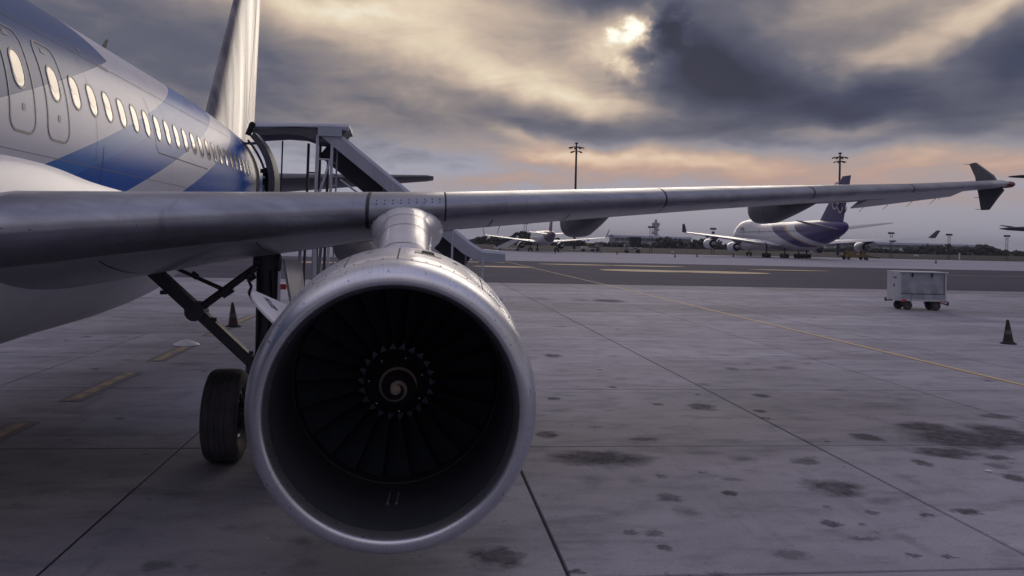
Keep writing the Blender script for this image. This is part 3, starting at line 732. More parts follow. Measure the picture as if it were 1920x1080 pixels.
# ---- tail
mb = MB(OG); rings = []
FT = [(5.2, 22.9, 31.7, .5), (5.75, 24.0, 31.6, .52), (6.1, 24.75, 31.6, .52), (6.6, 25.15, 31.65, .52), (9, 27.05, 32.0, .40), (11.4, 28.95, 32.4, .28), (11.75, 29.35, 32.4, .22), (11.82, 29.9, 32.3, .06)]
def fin_loop(z, f0=0, f1=1, tk=1.0):
    y0, y1, t = interp(FT, z); ch = y1 - y0
    return [Vector((XC + p[1] * ch * t / (ch * .12) * tk, y0 + ch * (f0 + (f1 - f0) * p[0]), z)) for p in airfoil(14, .12, 0)]
zl_ = [5.2, 5.75, 6.1, 6.6, 7.4, 8.2, 9, 9.8, 10.6, 11.4, 11.75, 11.82]
def finpaint(t, tc, b):
    x, y, z = t.sep(tc)
    c = t.mix(t.rng(t.noise(t.v('MULTIPLY', tc, (1, 2.4, .10)), .9, 6, .6), .35, .68), lin(78, 80, 94), lin(146, 141, 146))  # upright reflection streaks painted into the fin colour
    for (cy, cz, ry_, rz_, cc) in ((19.6, 7.5, .36, .62, lin(150, 66, 62)), (19.2, 8.2, .25, .75, lin(120, 84, 90))):
        q = t.v('MULTIPLY', t.v('SUBTRACT', tc, (0, cy, cz)), (0, 1 / ry_, 1 / rz_)); c = t.mix(t.rng(t.v('LENGTH', q), 1.05, .95), c, cc)
    t.set(b.inputs['Roughness'], t.rng(t.noise(t.v('MULTIPLY', tc, (1, 1.2, .12)), 1.1, 5, .6), .3, .7, .18, .42))
    return c
mat('fin_livery', rough=.4, metal=.1, coat=.0, spec=.28, custom=finpaint)
mb.loft([fin_loop(z) for z in zl_], True, True, True)
fin = mb.build('vertical_fin', 'fin_livery', AIR, 50)
rings = []
AFT = [p for p in airfoil(14, .12, 0)]
def half_t(f): 
    up = AFT[:15]; return interp([(p[0], p[1]) for p in up[::-1]], f)[0] / .12
for z in zl_[3:-1]:
    y0, y1, t = interp(FT, z); ch = y1 - y0
    fr = [.70, .78, .86, .94, 1.004]
    rings.append([Vector((XC + half_t(min(f, 1)) * t + .006, y0 + ch * f, z)) for f in fr] + [Vector((XC - half_t(min(f, 1)) * t - .006, y0 + ch * f, z)) for f in fr[::-1]])
MB(OG).loft(rings, True, True, True).build('rudder', 'fin_livery', AIR, 40)
def tailplane(sgn):
    mb = MB(OG); rings = []
    for (dx_, y0, y1, z, t) in ((.3, 25.7, 30.0, 4.50, .14), (1.4, 26.4, 30.05, 4.56, .14), (6.2, 29.35, 30.75, 4.97, .13), (6.42, 29.6, 30.75, 4.98, .09)):
        rings.append([Vector((XC + sgn * dx_, y0 + (y1 - y0) * p[0], z - .16 * p[0] * (y1 - y0) / 4 - (y1 - y0) * p[1])) for p in airfoil(14, t, .01)])
    mb.loft(rings, True, True, True); return mb.build('tailplane', 'tail_grey', AIR, 50)
tailplane(1); tailplane(-1)

# ---- engine
EX, EZ = -.125, 1.69
mb = MB(OG); E0 = (EX, 0, EZ)
NE = 128
COWL = [(6.165, .985), (6.18, .994), (6.22, 1.003), (6.5, 1.027), (6.9, 1.055), (7.4, 1.077), (7.9, 1.075), (8.4, 1.04), (9.0, .97), (9.6, .87), (10.1, .76), (10.4, .69)]
mb.lathe(COWL, E0, 'Y', NE, 1, 1, False, True)
engine = mb.build('engine', 'cowl_paint', AIR, 40)
mb = MB((EX, 5.7, EZ)); LIP = []
for k in range(15, -1, -1):
    t_ = PI / 2 * k / 15; LIP.append((6.16 - .46 * math.cos(t_) ** .78, .866 - .066 * math.sin(t_) ** .85))
for k in range(1, 16):
    t_ = PI / 2 * k / 15; LIP.append((6.16 - .46 * math.cos(t_) ** .78, .866 + .131 * math.sin(t_) ** .85))
LIP.append((6.162, .985))
LIP_IN = [q for q in LIP[:16] if q[1] < .818]; LIP = LIP[len(LIP_IN) - 1:]   # bare metal stops early; inner lip's shade put into the dark duct colour
mb.lathe(LIP, E0, 'Y', NE)
lip = mb.build('inlet_lip', 'lip_metal', engine, 60, loc=Vector((EX, 5.7, EZ)) - Vector(OG))
mb = MB(OG); mb.lathe([(q[0], q[1] - .0015) for q in LIP_IN[::-1]] + [(6.3, .802), (6.7, .812), (6.98, .822), (6.985, .816), (7.02, .816), (7.025, .824), (7.45, .824), (7.5, .5), (7.5, .01)], E0, 'Y', NE)
mb.build('intake_duct', 'duct_dark', engine, 40)
mb = MB(OG); mb.lathe([(6.58, .001), (6.583, .02), (6.60, .05), (6.72, .125), (6.86, .20), (6.95, .243), (6.985, .262), (7.0, .268), (7.3, .272)], E0, 'Y', 72)
mb.build('spinner', 'spinner_dark', engine, 50)
# spiral mark on the spinner
def spin_r(y):
    return interp([(6.58, .001), (6.583, .02), (6.60, .05), (6.72, .125), (6.86, .20), (6.95, .243), (6.985, .262)], y)[0]
def spin_y(r):
    return interp([(.0, 6.58), (.02, 6.583), (.05, 6.60), (.125, 6.72), (.20, 6.86), (.243, 6.95), (.262, 6.985)], r)[0]
mb = MB(OG); rg = []
for k in range(61):
    f = k / 60; a = R(175) - f * R(540); r = .018 + .143 * f ** .8; wd = .018 * (1 if f < .97 else .5) * (1.5 - .7 * f)
    rg.append([(EX + rr * math.cos(a), spin_y(rr) - .004, EZ + rr * math.sin(a)) for rr in (max(.001, r - wd / 2), r, r + wd / 2)])
mb.loft(rg, False)
mb.lathe([(6.572, .0005), (6.574, .018), (6.594, .040)], E0, 'Y', 20)
mb.build('spinner_spiral', 'spiral_white', engine, 60)
mb = MB(OG)
for k in range(7):
    a = 2 * PI * k / 7 + .35; r = .215; MB(OG).tube((EX + r * math.cos(a), 6.91, EZ + r * math.sin(a)), (EX + r * math.cos(a), 6.86, EZ + r * math.sin(a)), .011, .008, 8).build('spinner_bolt', 'gear_chrome', engine, 40)
# fan blades
def blade():
    mb = MB(); rings = []
    for k in range(9):
        f = k / 8; r = lerp(.262, .812, f); st = R(lerp(22, 62, f)); ch = lerp(.17, .30, f) ; ring = []
        for (u, th) in ((-.5, 0), (-.25, .008), (0, .011), (.25, .008), (.5, 0), (.25, -.006), (0, -.008), (-.25, -.006)):
            tan = u * ch * math.sin(st); ax = u * ch * math.cos(st)
            tan += th * math.cos(st); ax -= th * math.sin(st); an = tan / r
            ring.append((r * math.sin(an), ax + .17, r * math.cos(an)))
        rings.append(ring)
    mb.loft(rings, True, True, True); me = bpy.data.meshes.new('fan_blade'); me.from_pydata(mb.v, [], mb.f); me.materials.append(MATS['blade_metal']); me.shade_smooth(); me.set_sharp_from_angle(angle=R(40)); return me
BL = blade()
for k in range(22):
    o = add_obj('fan_blade', BL, engine, Vector((EX, 7.0, EZ)) - Vector(OG)); o.rotation_euler = (0, 2 * PI * k / 22, 0)
mb = MB(); mb.add([(-.030, -.012, .262), (.030, -.012, .262), (.012, -.004, .315), (-.030, .03, .262), (.030, .03, .262), (.012, .03, .315)], [(0, 1, 2), (5, 4, 3), (0, 3, 4, 1), (1, 4, 5, 2), (2, 5, 3, 0)])
rm = bpy.data.meshes.new('blade_root'); rm.from_pydata(mb.v, [], mb.f); rm.materials.append(MATS['root_metal'])
for k in range(22):
    o = add_obj('blade_root', rm, engine, Vector((EX, 6.995, EZ)) - Vector(OG)); o.rotation_euler = (0, 2 * PI * (k + .5) / 22, 0)
for x in (-.035, .03): MB(OG).tube((EX + x, 6.36, EZ - .792), (EX + x + .012, 6.66, EZ - .80), .010, .008, 8).build('drain_tube', 'frame_grey', engine, 40)
# strake with lettering
sa = R(151); er = Vector((math.cos(sa), 0, math.sin(sa))); ez = Vector((0, 1, 0)); en = er.cross(ez)
def strk(y, r): return Vector((EX, y, EZ)) + er * r
outl = [(6.50, 1.0), (6.66, 1.12), (6.84, 1.23), (7.02, 1.315), (7.2, 1.37), (7.36, 1.39), (7.46, 1.38), (7.70, 1.06), (7.70, 1.0)]
mb = MB(OG); n = len(outl)
vs = [strk(y, r) + en * .012 for y, r in outl] + [strk(y, r) - en * .012 for y, r in outl]
mb.add(vs, [tuple(range(n)), tuple(range(2 * n - 1, n - 1, -1))] + [(i, (i + 1) % n, n + (i + 1) % n, n + i) for i in range(n)])
strake = mb.build('strake', 'white_paint', engine, 0, bevel=.006)
tm = text_mesh('NO STEP', .085, .0008); tm.materials.append(MATS['ink'])
# letters run along the strake, tops towards the outer edge
side = 1 if en.z > 0 else -1
xa = -(ez * .75 + er * .35).normalized() if side > 0 else -(ez * .75 + er * .35).normalized()
na = en * side; xa = (xa - na * xa.dot(na)).normalized(); ya = na.cross(xa)
Mt = Matrix((xa, ya, na)).transposed().to_4x4(); Mt.translation = strk(7.22, 1.20) + na * .0145 - Vector(OG)
tm.transform(Mt); add_obj('lettering', tm, engine)
# cowl vent, latches and seams
def cowl_r(y): return interp(COWL, y)[0]
def cpt(a, y, off): return Vector((EX + math.cos(a) * (cowl_r(y) + off), y, EZ + math.sin(a) * (cowl_r(y) + off)))
def cowl_patch(name, m, a0, a1, y0, y1, off, par):
    rg = [[cpt(lerp(a0, a1, k / 6), lerp(y0, y1, j / 5), off) for k in range(7)] for j in range(6)]
    return MB(OG).loft(rg, False).build(name, m, par, 50)
for k_, (a_, y_) in enumerate(((104, 6.95), (104, 7.35), (97, 7.6), (66, 6.9), (60, 7.3), (120, 7.2))):
    cowl_patch('cowl_latch', 'seam_dark' if k_ % 2 else 'frame_grey', R(a_), R(a_ - 2.4), y_, y_ + .07, .004, engine)
for a_ in (112, 52): cowl_patch('cowl_seam', 'seam_dark', R(a_ + .25), R(a_ - .25), 6.25, 7.9, .002, engine)
cowl_patch('vent_frame', 'frame_grey', R(83.5), R(71.5), 6.82, 7.20, .004, engine)
cowl_patch('vent_opening', 'black_void', R(80.3), R(74.8), 6.86, 7.16, .007, engine)  # dark patch over the vent, shade of the recess painted as colour
for y in (7.95,): MB(OG).lathe([(y - .006, cowl_r(y) + .002), (y + .006, cowl_r(y) + .002)], E0, 'Y', NE).build('cowl_seam', 'seam_dark', engine, 60)
cowl_patch('cowl_seam', 'seam_dark', R(90.3), R(89.7), 6.25, 7.9, .002, engine)
mb = MB(OG)
for k in range(60):
    a = 2 * PI * k / 60; p = cpt(a, 6.25, .0); mb.tube(p, cpt(a, 6.25, .003), .008, .007, 6)
mb.build('rivet_row', 'seam_dark', engine, 0)['kind'] = 'stuff'
# ---- pylon
PY = [(7.18, 2.60, .10, .05), (7.35, 2.74, .36, .16), (7.6, 2.82, .46, .21), (8.0, 2.92, .50, .24), (8.5, 3.04, .52, .26), (8.9, 3.13, .54, .27), (9.15, 3.17, .60, .26), (9.5, 3.17, .62, .22), (10.5, 3.10, .60, .2), (12.0, 3.05, .4, .15)]
mb = MB(OG); rings = []; PXC = -.10
for k in range(41):
    y = lerp(7.18, 12.0, (k / 40)); zt, w, rr = smooth_interp(PY, y); ring = [(PXC - w / 2 * .96, y, max(2.62, zt - .5) if y > 7.3 else 2.58)]
    for i in range(19):
        a = PI - PI * i / 18; ring.append((PXC + w / 2 * math.copysign(abs(math.cos(a)) ** .8, math.cos(a)), y, zt - rr + rr * math.sin(a) ** .9))
    ring.append((PXC + w / 2 * .96, y, max(2.62, zt - .5) if y > 7.3 else 2.58)); rings.append(ring)
mb.loft(rings, True, True, True); pylon = mb.build('pylon', 'cowl_paint', AIR, 50)
# flared fairing where the pylon meets the wing
mb = MB(OG); rings = []
for k in range(21):
    f = k / 20; y = lerp(8.62, 9.75, f); w = lerp(.50, .80, math.sin(PI / 2 * min(1, f * 1.25)) ** 1.1); zt = lerp(3.06, 3.16, min(1, f * 1.6)); zb = lerp(2.62, 2.72, f); ring = []
    for i in range(28):
        a = 2 * PI * i / 28; c, s = math.cos(a), math.sin(a); p = 2 / 2.3
        ring.append((PXC + w / 2 * math.copysign(abs(c) ** p, c), y, lerp(zb, zt, .5 + .5 * math.copysign(abs(s) ** p, s))))
    rings.append(ring)
mb.loft(rings, True, True, True); mb.build('pylon_fairing', 'cowl_paint', AIR, 60)
def py_top(y, a, off=.003):
    zt, w, rr = smooth_interp(PY, y); return Vector((PXC + (w / 2 + off) * math.copysign(abs(math.cos(a)) ** .8, math.cos(a)), y, zt - rr + (rr + off) * max(0, math.sin(a)) ** .9))
for y in (7.55, 8.25, 8.7):
    MB(OG).loft([[py_top(y + s, PI - PI * i / 18) for i in range(19)] for s in (-.006, .006)], False).build('pylon_seam', 'seam_dark', pylon, 50)
# ---- main landing gear (port leg)
GX, GY = -1.85, 11.15
mb = MB(OG)
mb.tube((GX, GY, 2.75), (GX, GY, 1.18), .135, .125, 20); mb.tube((GX, GY, 1.2), (GX, GY, 1.05), .16, .16, 20)
mb.box((GX, GY - .03, 1.10), (.20, .26, .28)); mb.tube((GX - .36, GY, .58), (GX + .36, GY, .58), .075, .075, 16)
mb.tube((GX - .16, GY, 2.50), (GX + .16, GY, 2.50), .11, .11, 14)
gear = mb.build('main_landing_gear', 'gear_metal', AIR, 35)
MB(OG).tube((GX, GY, 1.1), (GX, GY, .55), .085, .085, 18).build('oleo_piston', 'gear_chrome', gear, 35)
mb = MB(OG)
A_ = Vector((-3.31, 11.15, 2.44)); Bm = Vector((-2.66, 11.1, 1.86)); Cc = Vector((GX - .12, 11.05, 1.23))
mb.bar(A_, Bm, .15, .17, (0, 1, 0)); mb.bar(Bm, Cc, .13, .14, (0, 1, 0)); mb.tube(Bm + Vector((-.03, -.13, .02)), Bm + Vector((-.03, .13, .02)), .12, .12, 14)
mb.tube(A_ + Vector((0, -.1, 0)), A_ + Vector((0, .1, 0)), .11, .11, 12); mb.tube(Cc + Vector((.02, -.13, -.04)), Cc + Vector((.02, .13, -.04)), .10, .10, 12)
mb.box(Cc + Vector((.02, -.02, -.16)), (.11, .12, .2)); mb.box(lerp(A_, Bm, .45) + Vector((-.06, -.08, -.07)), (.07, .06, .05)); mb.box(lerp(Bm, Cc, .2) + Vector((.05, -.08, .05)), (.09, .04, .05)); mb.box(lerp(Bm, Cc, .9) + Vector((.04, -.06, .08)), (.05, .05, .05))
mb.build('side_stay', 'gear_metal', gear, 35)
mb = MB(OG)
Dm = Bm + Vector((.05, -.05, .08)); mb.tube(Dm, (GX - .1, 11.05, 2.46), .05, .045, 10); mb.tube(lerp(Dm, Vector((GX, 11.05, 2.46)), .38), (-2.98, 11.1, 2.42), .028, .022, 8)
mb.tube(lerp(Dm, Vector((GX, 11.05, 2.46)), .30), lerp(Dm, Vector((GX, 11.05, 2.46)), .46), .062, .062, 10); mb.tube(lerp(Dm, Vector((GX, 11.05, 2.46)), .72), lerp(Dm, Vector((GX, 11.05, 2.46)), .8), .065, .065, 10)
mb.tube((-2.75, 11.06, 2.35), (-2.68, 11.06, 2.30), .04, .04, 8)
mb.path([(GX - .14, 11.02, 2.40), (GX - .22, 11.0, 2.32), (GX - .16, 10.98, 2.20), (GX - .19, 10.98, 2.12), (GX - .12, 10.98, 2.0)], .018)
mb.build('lock_link', 'gear_metal', gear, 35)
mb = MB(OG); mb.path([(GX + .06, 11.0, 2.4), (GX + .1, 10.99, 1.9), (GX + .02, 10.98, 1.5), (GX - .05, 10.98, 1.1)], .014); mb.path([(GX - .06, 11.0, 2.3), (GX - .05, 10.99, 1.7), (GX - .1, 10.98, 1.3), (GX - .02, 10.98, .8)], .012)
mb.build('hydraulic_line', 'rubber', gear, 35)
mb = MB(OG); vs = [(GX + .20, 11.0, 2.55), (GX + .30, 11.9, 2.5), (GX + .38, 11.9, 1.8), (GX + .36, 11.1, 1.62)]
mb.add(vs + [tuple(Vector(v) + Vector((.03, 0, 0))) for v in vs], [(0, 1, 2, 3), (7, 6, 5, 4), (0, 4, 5, 1), (1, 5, 6, 2), (2, 6, 7, 3), (3, 7, 4, 0)]); mb.build('gear_door', 'white_paint', gear, 0)
for wx in (GX - .46, GX + .46):
    mb = MB(OG); RW = .575
    prof = [(-.150, .30), (-.185, .34), (-.212, .42), (-.215, .49), (-.195, .545), (-.15, .570), (-.10, .5745), (-.098, .566), (-.088, .566), (-.086, .575), (-.03, .577), (-.028, .567), (-.018, .567), (-.016, .577), (.016, .577), (.018, .567), (.028, .567), (.03, .577), (.086, .575), (.088, .566), (.098, .566), (.10, .5745), (.15, .570), (.195, .545), (.215, .49), (.212, .42), (.185, .34), (.150, .30)]
    mb.lathe(prof, (wx, GY, RW), 'X', 72, 1, 1); mb.build('tyre', 'tyre', gear, 40)
    mb = MB(OG); mb.lathe([(-.155, .305), (-.16, .27), (-.12, .24), (-.06, .22), (-.05, .10), (-.13, .08), (-.13, .005)], (wx, GY, RW), 'X', 40); mb.lathe([(.155, .305), (.16, .27), (.12, .24), (.06, .22), (.05, .10), (.13, .08), (.13, .005)], (wx, GY, RW), 'X', 40)
    for k in range(9):
        a = 2 * PI * k / 9; mb.tube((wx - .17, GY + .23 * math.cos(a), RW + .23 * math.sin(a)), (wx + .17, GY + .23 * math.cos(a), RW + .23 * math.sin(a)), .02, .02, 8)
    mb.build('wheel_rim', 'rim', gear, 40)
# starboard gear and engine, simplified copies of the same meshes
def mirror_copy(o, name=None):
    c = o.copy(); c.data = o.data.copy(); COL.objects.link(c); c.parent = AIR; c.location = (0, 0, 0)
    mm = Matrix.Diagonal((-1, 1, 1, 1)); c.data.transform(mm); c.data.flip_normals(); return c
for o in (wing, gear, engine, pylon): 
    c = mirror_copy(o)
    if o is gear:
        for ch in list(o.children):
            e = ch.copy(); e.data = ch.data.copy(); e.data.transform(Matrix.Diagonal((-1, 1, 1, 1))); e.data.flip_normals(); COL.objects.link(e); e.parent = c; e.location = (0, 0, 0)

# nose gear, behind the camera
mb = MB(OG); mb.tube((XC, -1.4, 2.2), (XC, -1.4, .5), .09, .08, 14); mb.tube((XC - .3, -1.4, .38), (XC + .3, -1.4, .38), .05, .05, 12)
ng = mb.build('nose_gear', 'gear_metal', AIR, 35)
for s in (-.25, .25): MB(OG).lathe([(-.1, .2), (-.11, .33), (-.08, .37), (.08, .37), (.11, .33), (.1, .2)], (XC + s, -1.4, .38), 'X', 32).build('tyre', 'tyre', ng, 40)

# ================================================================== passenger stairs at the rear door
SO = (-.6, 23.6, 0)
ST = empty('passenger_stairs', SO, 'covered grey passenger stairs sloping down from the open rear door', 'stairs')
Y0, Y1 = 22.9, 24.3
def hood(name, pts, m, off=0.0, thick=.05, drop=.5):
    """roof along a polyline in x-z, with side valances hanging down"""
    rg = []
    for (x, z, nx, nz, dr) in pts:
        u = Vector((nx, 0, nz)); p = Vector((x, 0, z))
        q = lambda y, h: tuple(Vector((p.x, y, p.z)) + u * h)
        rg.append([q(Y0, -dr), q(Y0, -.08), q(Y0 + .10, 0), q(Y1 - .10, 0), q(Y1, -.08), q(Y1, -dr), q(Y1 - thick, -dr), q(Y1 - thick, -.14), q(Y0 + thick + .06, -.06), q(Y0 + thick, -.14), q(Y0 + thick, -dr)])
    return MB(SO).loft(rg, True, True, True).build(name, m, ST, 30)
hood('canopy_head', [(-4.28, 5.74, .02, 1, .10), (-3.2, 5.79, .01, 1, .10), (-2.45, 5.81, 0, 1, .12), (-1.80, 5.81, 0, 1, .18)], 'stair_grey', drop=.2)
mb = MB(SO)
pts = [(-4.36, Y0 - .04, 5.42), (-4.26, Y0 - .04, 5.70), (-4.26, Y1 + .04, 5.70), (-4.36, Y1 + .04, 5.42)]
mb.path(pts, .075, 10); mb.build('bumper_hood', 'rubber', ST, 40)
rg = []
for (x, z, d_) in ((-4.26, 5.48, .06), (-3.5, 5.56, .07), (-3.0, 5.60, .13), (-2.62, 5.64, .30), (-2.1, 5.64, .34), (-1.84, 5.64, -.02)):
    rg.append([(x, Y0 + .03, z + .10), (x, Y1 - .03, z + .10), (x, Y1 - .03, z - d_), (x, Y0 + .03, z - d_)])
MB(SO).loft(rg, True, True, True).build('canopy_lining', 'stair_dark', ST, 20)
MB(SO).box((-2.28, Y0 - .02, 5.60), (.62, .06, .26)).build('canopy_panel', 'stair_grey', ST, 0)
sl = math.atan2(5.72 - 2.62, 1.62 + 2.30); nx, nz = math.sin(sl), math.cos(sl)
hood('stair_roof', [(-2.30, 5.78, nx, nz, .38), (-.5, 5.78 - 1.8 * math.tan(sl), nx, nz, .38), (1.50, 5.78 - 3.8 * math.tan(sl), nx, nz, .38), (1.80, 2.60, .25, .97, .36), (2.02, 2.585, .03, 1, .33), (2.40, 2.56, 0, 1, .29)], 'stair_grey')
# dark lining under the sloping roof (far-side valance hangs lower)
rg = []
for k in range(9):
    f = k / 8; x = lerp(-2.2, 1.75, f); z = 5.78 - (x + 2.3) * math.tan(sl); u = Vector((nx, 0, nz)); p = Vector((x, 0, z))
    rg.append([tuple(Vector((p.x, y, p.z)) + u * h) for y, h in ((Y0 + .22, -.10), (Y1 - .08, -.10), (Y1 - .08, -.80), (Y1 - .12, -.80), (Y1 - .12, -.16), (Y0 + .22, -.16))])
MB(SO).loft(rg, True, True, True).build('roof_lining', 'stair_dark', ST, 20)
# posts and bracing
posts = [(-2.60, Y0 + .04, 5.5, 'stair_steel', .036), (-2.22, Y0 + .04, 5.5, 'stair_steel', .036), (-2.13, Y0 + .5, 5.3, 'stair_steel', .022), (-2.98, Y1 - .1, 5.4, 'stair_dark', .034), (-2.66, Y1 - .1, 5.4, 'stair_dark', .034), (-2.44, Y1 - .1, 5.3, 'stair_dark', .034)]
for (x, y, z, m, w) in posts: MB(SO).bar((x - .06, y, 1.0), (x, y, z), w * 2, w * 2, (0, 1, 0)).build('post', m, ST, 0)
MB(SO).tube((-3.72, Y1, 3.5), (-3.70, Y1, 5.46), .022, .022, 8).build('post', 'stair_dark', ST, 30)
for (x0, z0, x1, z1, w) in ((-2.64, 4.88, -2.24, 4.86, .024), (-2.55, 3.9, -2.26, 4.86, .028), (-2.62, 3.95, -2.27, 3.95, .022)): MB(SO).bar((x0, Y0 + .03, z0), (x1, Y0 + .03, z1), w * 2, w * 2, (0, 1, 0)).build('brace', 'stair_steel', ST, 0)
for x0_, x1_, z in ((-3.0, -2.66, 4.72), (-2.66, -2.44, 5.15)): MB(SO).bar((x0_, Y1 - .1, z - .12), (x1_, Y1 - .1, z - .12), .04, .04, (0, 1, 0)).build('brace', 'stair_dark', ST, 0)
for k, z in enumerate((4.2, 4.5, 4.8, 5.1)): MB(SO).tube((-2.22, Y0 + .04, z), (-2.15, Y0 + .5, z), .018, .018, 6).build('rung', 'stair_steel', ST, 30)
# platform, flight of steps, side walls, chassis
MB(SO).box((-3.05, 23.6, 3.38), (2.2, 1.5, .12)).build('platform', 'stair_steel', ST, 0)
MB(SO).path([(-3.0, Y0 + .02, 3.5), (-2.9, Y0 + .02, 3.88), (-2.1, Y0 + .02, 3.88)], .03).build('platform_rail', 'stair_dark', ST, 30)
ns = 17
for k in range(ns):
    f = (k + .5) / ns; MB(SO).box((lerp(-1.95, 2.3, f), 23.6, lerp(3.3, .25, f)), (.29, 1.3, .05)).build('step', 'stair_dark', ST, 0)
for y in (Y0 + .03, Y1 - .03):
    MB(SO).bar((-2.0, y, 3.25), (2.35, y, .2), .06, .28, (0, 0, 1)).build('stringer', 'stair_steel', ST, 0)
    MB(SO).path([(-2.0, y, 4.35), (2.35, y, 1.25)], .025, 8).build('handrail', 'stair_steel', ST, 30)
for (x, zt) in ((-.9, 4.25), (-.62, 4.1), (.98, 2.95), (1.42, 2.6), (1.80, 2.25)):
    MB(SO).bar((x - .02, Y0 - .0 if x not in (-.9, 1.42) else Y1 - .1, .25 if x > 1.5 else max(.5, 3.2 - (x + 2) * .7)), (x, Y0 if x not in (-.9, 1.42) else Y1 - .1, zt + .15), .055, .055, (0, 1, 0)).build('roof_post', 'stair_steel', ST, 0)
mb = MB(SO); mb.box((-.6, 23.6, .62), (5.2, 1.6, .26)); mb.box((-3.0, 23.6, .55), (.5, 1.3, .3)); mb.build('chassis', 'stair_grey', ST, 0)
for (x0, x1, y) in ((-3.45, -3.55, Y0 - .05), (-2.55, -2.62, Y0 - .06), (-2.75, -2.55, Y1), (-3.3, -3.1, Y1)):
    MB(SO).bar((x0, y, .08), (x1, y, 3.35), .085, .07, (0, 1, 0)).build('support_leg', 'stair_steel', ST, 0)
MB(SO).box((-3.37, Y0 - .055, 1.52), (.135, .12, .14)).build('red_band', 'red_paint', ST, 0)
for x in (-2.6, 1.3):
    for y in (22.85, 24.35): MB(SO).lathe([(-.1, .2), (-.11, .33), (-.07, .36), (.07, .36), (.11, .33), (.1, .2), (.05, .01)], (0, 0, 0), 'Y', 24).build('wheel', 'tyre', ST, 40, loc=Vector((x, y, .36)) - Vector(SO))

# ================================================================== traffic cones
def cone_parts():
    res = []
    def ring(prof): 
        mb = MB(); mb.lathe(prof, (0, 0, 0), 'Z', 24, 1, 1, False, True); return mb
    return ring
def cone(loc, label, tilt=(0, 0), s=1.0, detail=True, m='cone_dark', group='traffic cones on the apron'):
    e = empty('traffic_cone', loc, label, 'cone', group); e.scale = (s, s, s)
    n = 24 if detail else 12
    tx, ty = tilt
    prof = [(.05, .165), (.08, .150), (.70, .045), (.75, .030)]
    mb = MB(); mb.lathe(prof, (0, 0, 0), 'Z', n, 1, 1, False, True)
    mb.v = [(x + tx * z, y + ty * z, z) for x, y, z in mb.v]; mb.build('body', m, e, 40)
    mb = MB(); mb.lathe([(0, .24), (.02, .235), (.045, .19), (.065, .163)], (0, 0, 0), 'Z', n, 1, 1, True, True); mb.build('base', 'rubber', e, 40)
    if detail:
        mb = MB(); mb.lathe([(.30, .1165), (.42, .0965)], (0, 0, 0), 'Z', n); mb.v = [(x + tx * z, y + ty * z, z) for x, y, z in mb.v]; mb.build('reflective_band', 'cone_band', e, 40)
    return e
cone((18.37, 24.85, .002), 'dark traffic cone with a pale band near the right edge, nearer than the dolly', (-.05, 0))
cone((-5.52, 27.35, .002), 'dull reddish traffic cone seen behind the near landing gear', (-.06, 0), m='cone_orange')
for (x, y, l) in ((52.1, 219, 'small far cone on the apron in front of the dark high-lift truck'), (58.4, 189.3, 'far cone below the four-engined jet\'s left wingtip'), (69.0, 205.6, 'far cone below the outer left engine of the four-engined jet'), (84.5, 222, 'far cone just ahead of the four-engined jet\'s nose wheels'), (115.1, 179.7, 'lone far cone to the right of the four-engined jet, above the dolly'), (113.0, 205, 'far cone in front of the yellow cargo loader')):
    cone((x, y, 0), l, s=1.25, detail=False)

# ================================================================== baggage dolly
DO = (24.0, 39.0, 0)
DL = empty('baggage_dolly', DO, 'white boxy baggage dolly with open side and dark wheels standing on the apron', 'dolly', rz=R(-7))
def dpart(name, m, fn, smooth=0, bevel=.0): 
    mb = MB(); fn(mb); return mb.build(name, m, DL, smooth, bevel=bevel)
dpart('floor', 'dolly_white', lambda b: b.box((0, 0, .48), (2.2, 1.4, .10)))
dpart('roof', 'dolly_white', lambda b: b.box((.03, 0, 1.80), (2.26, 1.5, .05)), bevel=.01)
dpart('end_panel', 'dolly_white', lambda b: b.box((-1.08, 0, 1.15), (.05, 1.4, 1.26)), bevel=.008)
dpart('end_panel', 'dolly_white', lambda b: b.box((1.08, 0, 1.15), (.05, 1.4, 1.26)), bevel=.008)
def curtain(b):
    rg = []
    for k in range(13):
        f = k / 12; z = lerp(.78, 1.76, f)
        rg.append([(lerp(-1.04, 1.04, i / 24), -.66 + .025 * math.sin(i * .8 + f * 3) * (1 - f * .6) + .03 * math.exp(-((i - 18) / 2.2) ** 2), z) for i in range(25)])
    b.loft(rg, False)
dpart('side_curtain', 'dolly_panel', curtain, 60)
for k in range(4): dpart('lower_panel', 'dolly_panel', lambda b: b.box((-.78 + .52 * k, -.69, .65), (.50, .03, .22)))
dpart('curtain_batten', 'seam_dark', lambda b: b.box((0, -.70, .775), (2.08, .03, .025)))
for x in (-.5, .42): dpart('strap', 'rubber', lambda b: b.box((x, -.71, 1.66), (.05, .03, .20)))
dpart('back_panel', 'dolly_white', lambda b: b.box((0, .68, 1.15), (2.1, .03, 1.2)))
for x in (-1.06, 1.06): dpart('corner_post', 'dolly_white', lambda b: b.box((x, -.69, 1.14), (.06, .05, 1.34)))
dpart('red_reflector', 'red_paint', lambda b: b.box((-.88, -.72, .45), (.2, .03, .1)))
dpart('red_reflector', 'red_paint', lambda b: b.box((.95, -.72, .43), (.34, .03, .04)))
dpart('number_plate', 'ink', lambda b: b.box((-1.11, -.2, 1.52), (.01, .3, .07)))
dpart('number_plate', 'ink', lambda b: b.box((-1.11, -.1, 1.15), (.01, .1, .14), rx=.5))
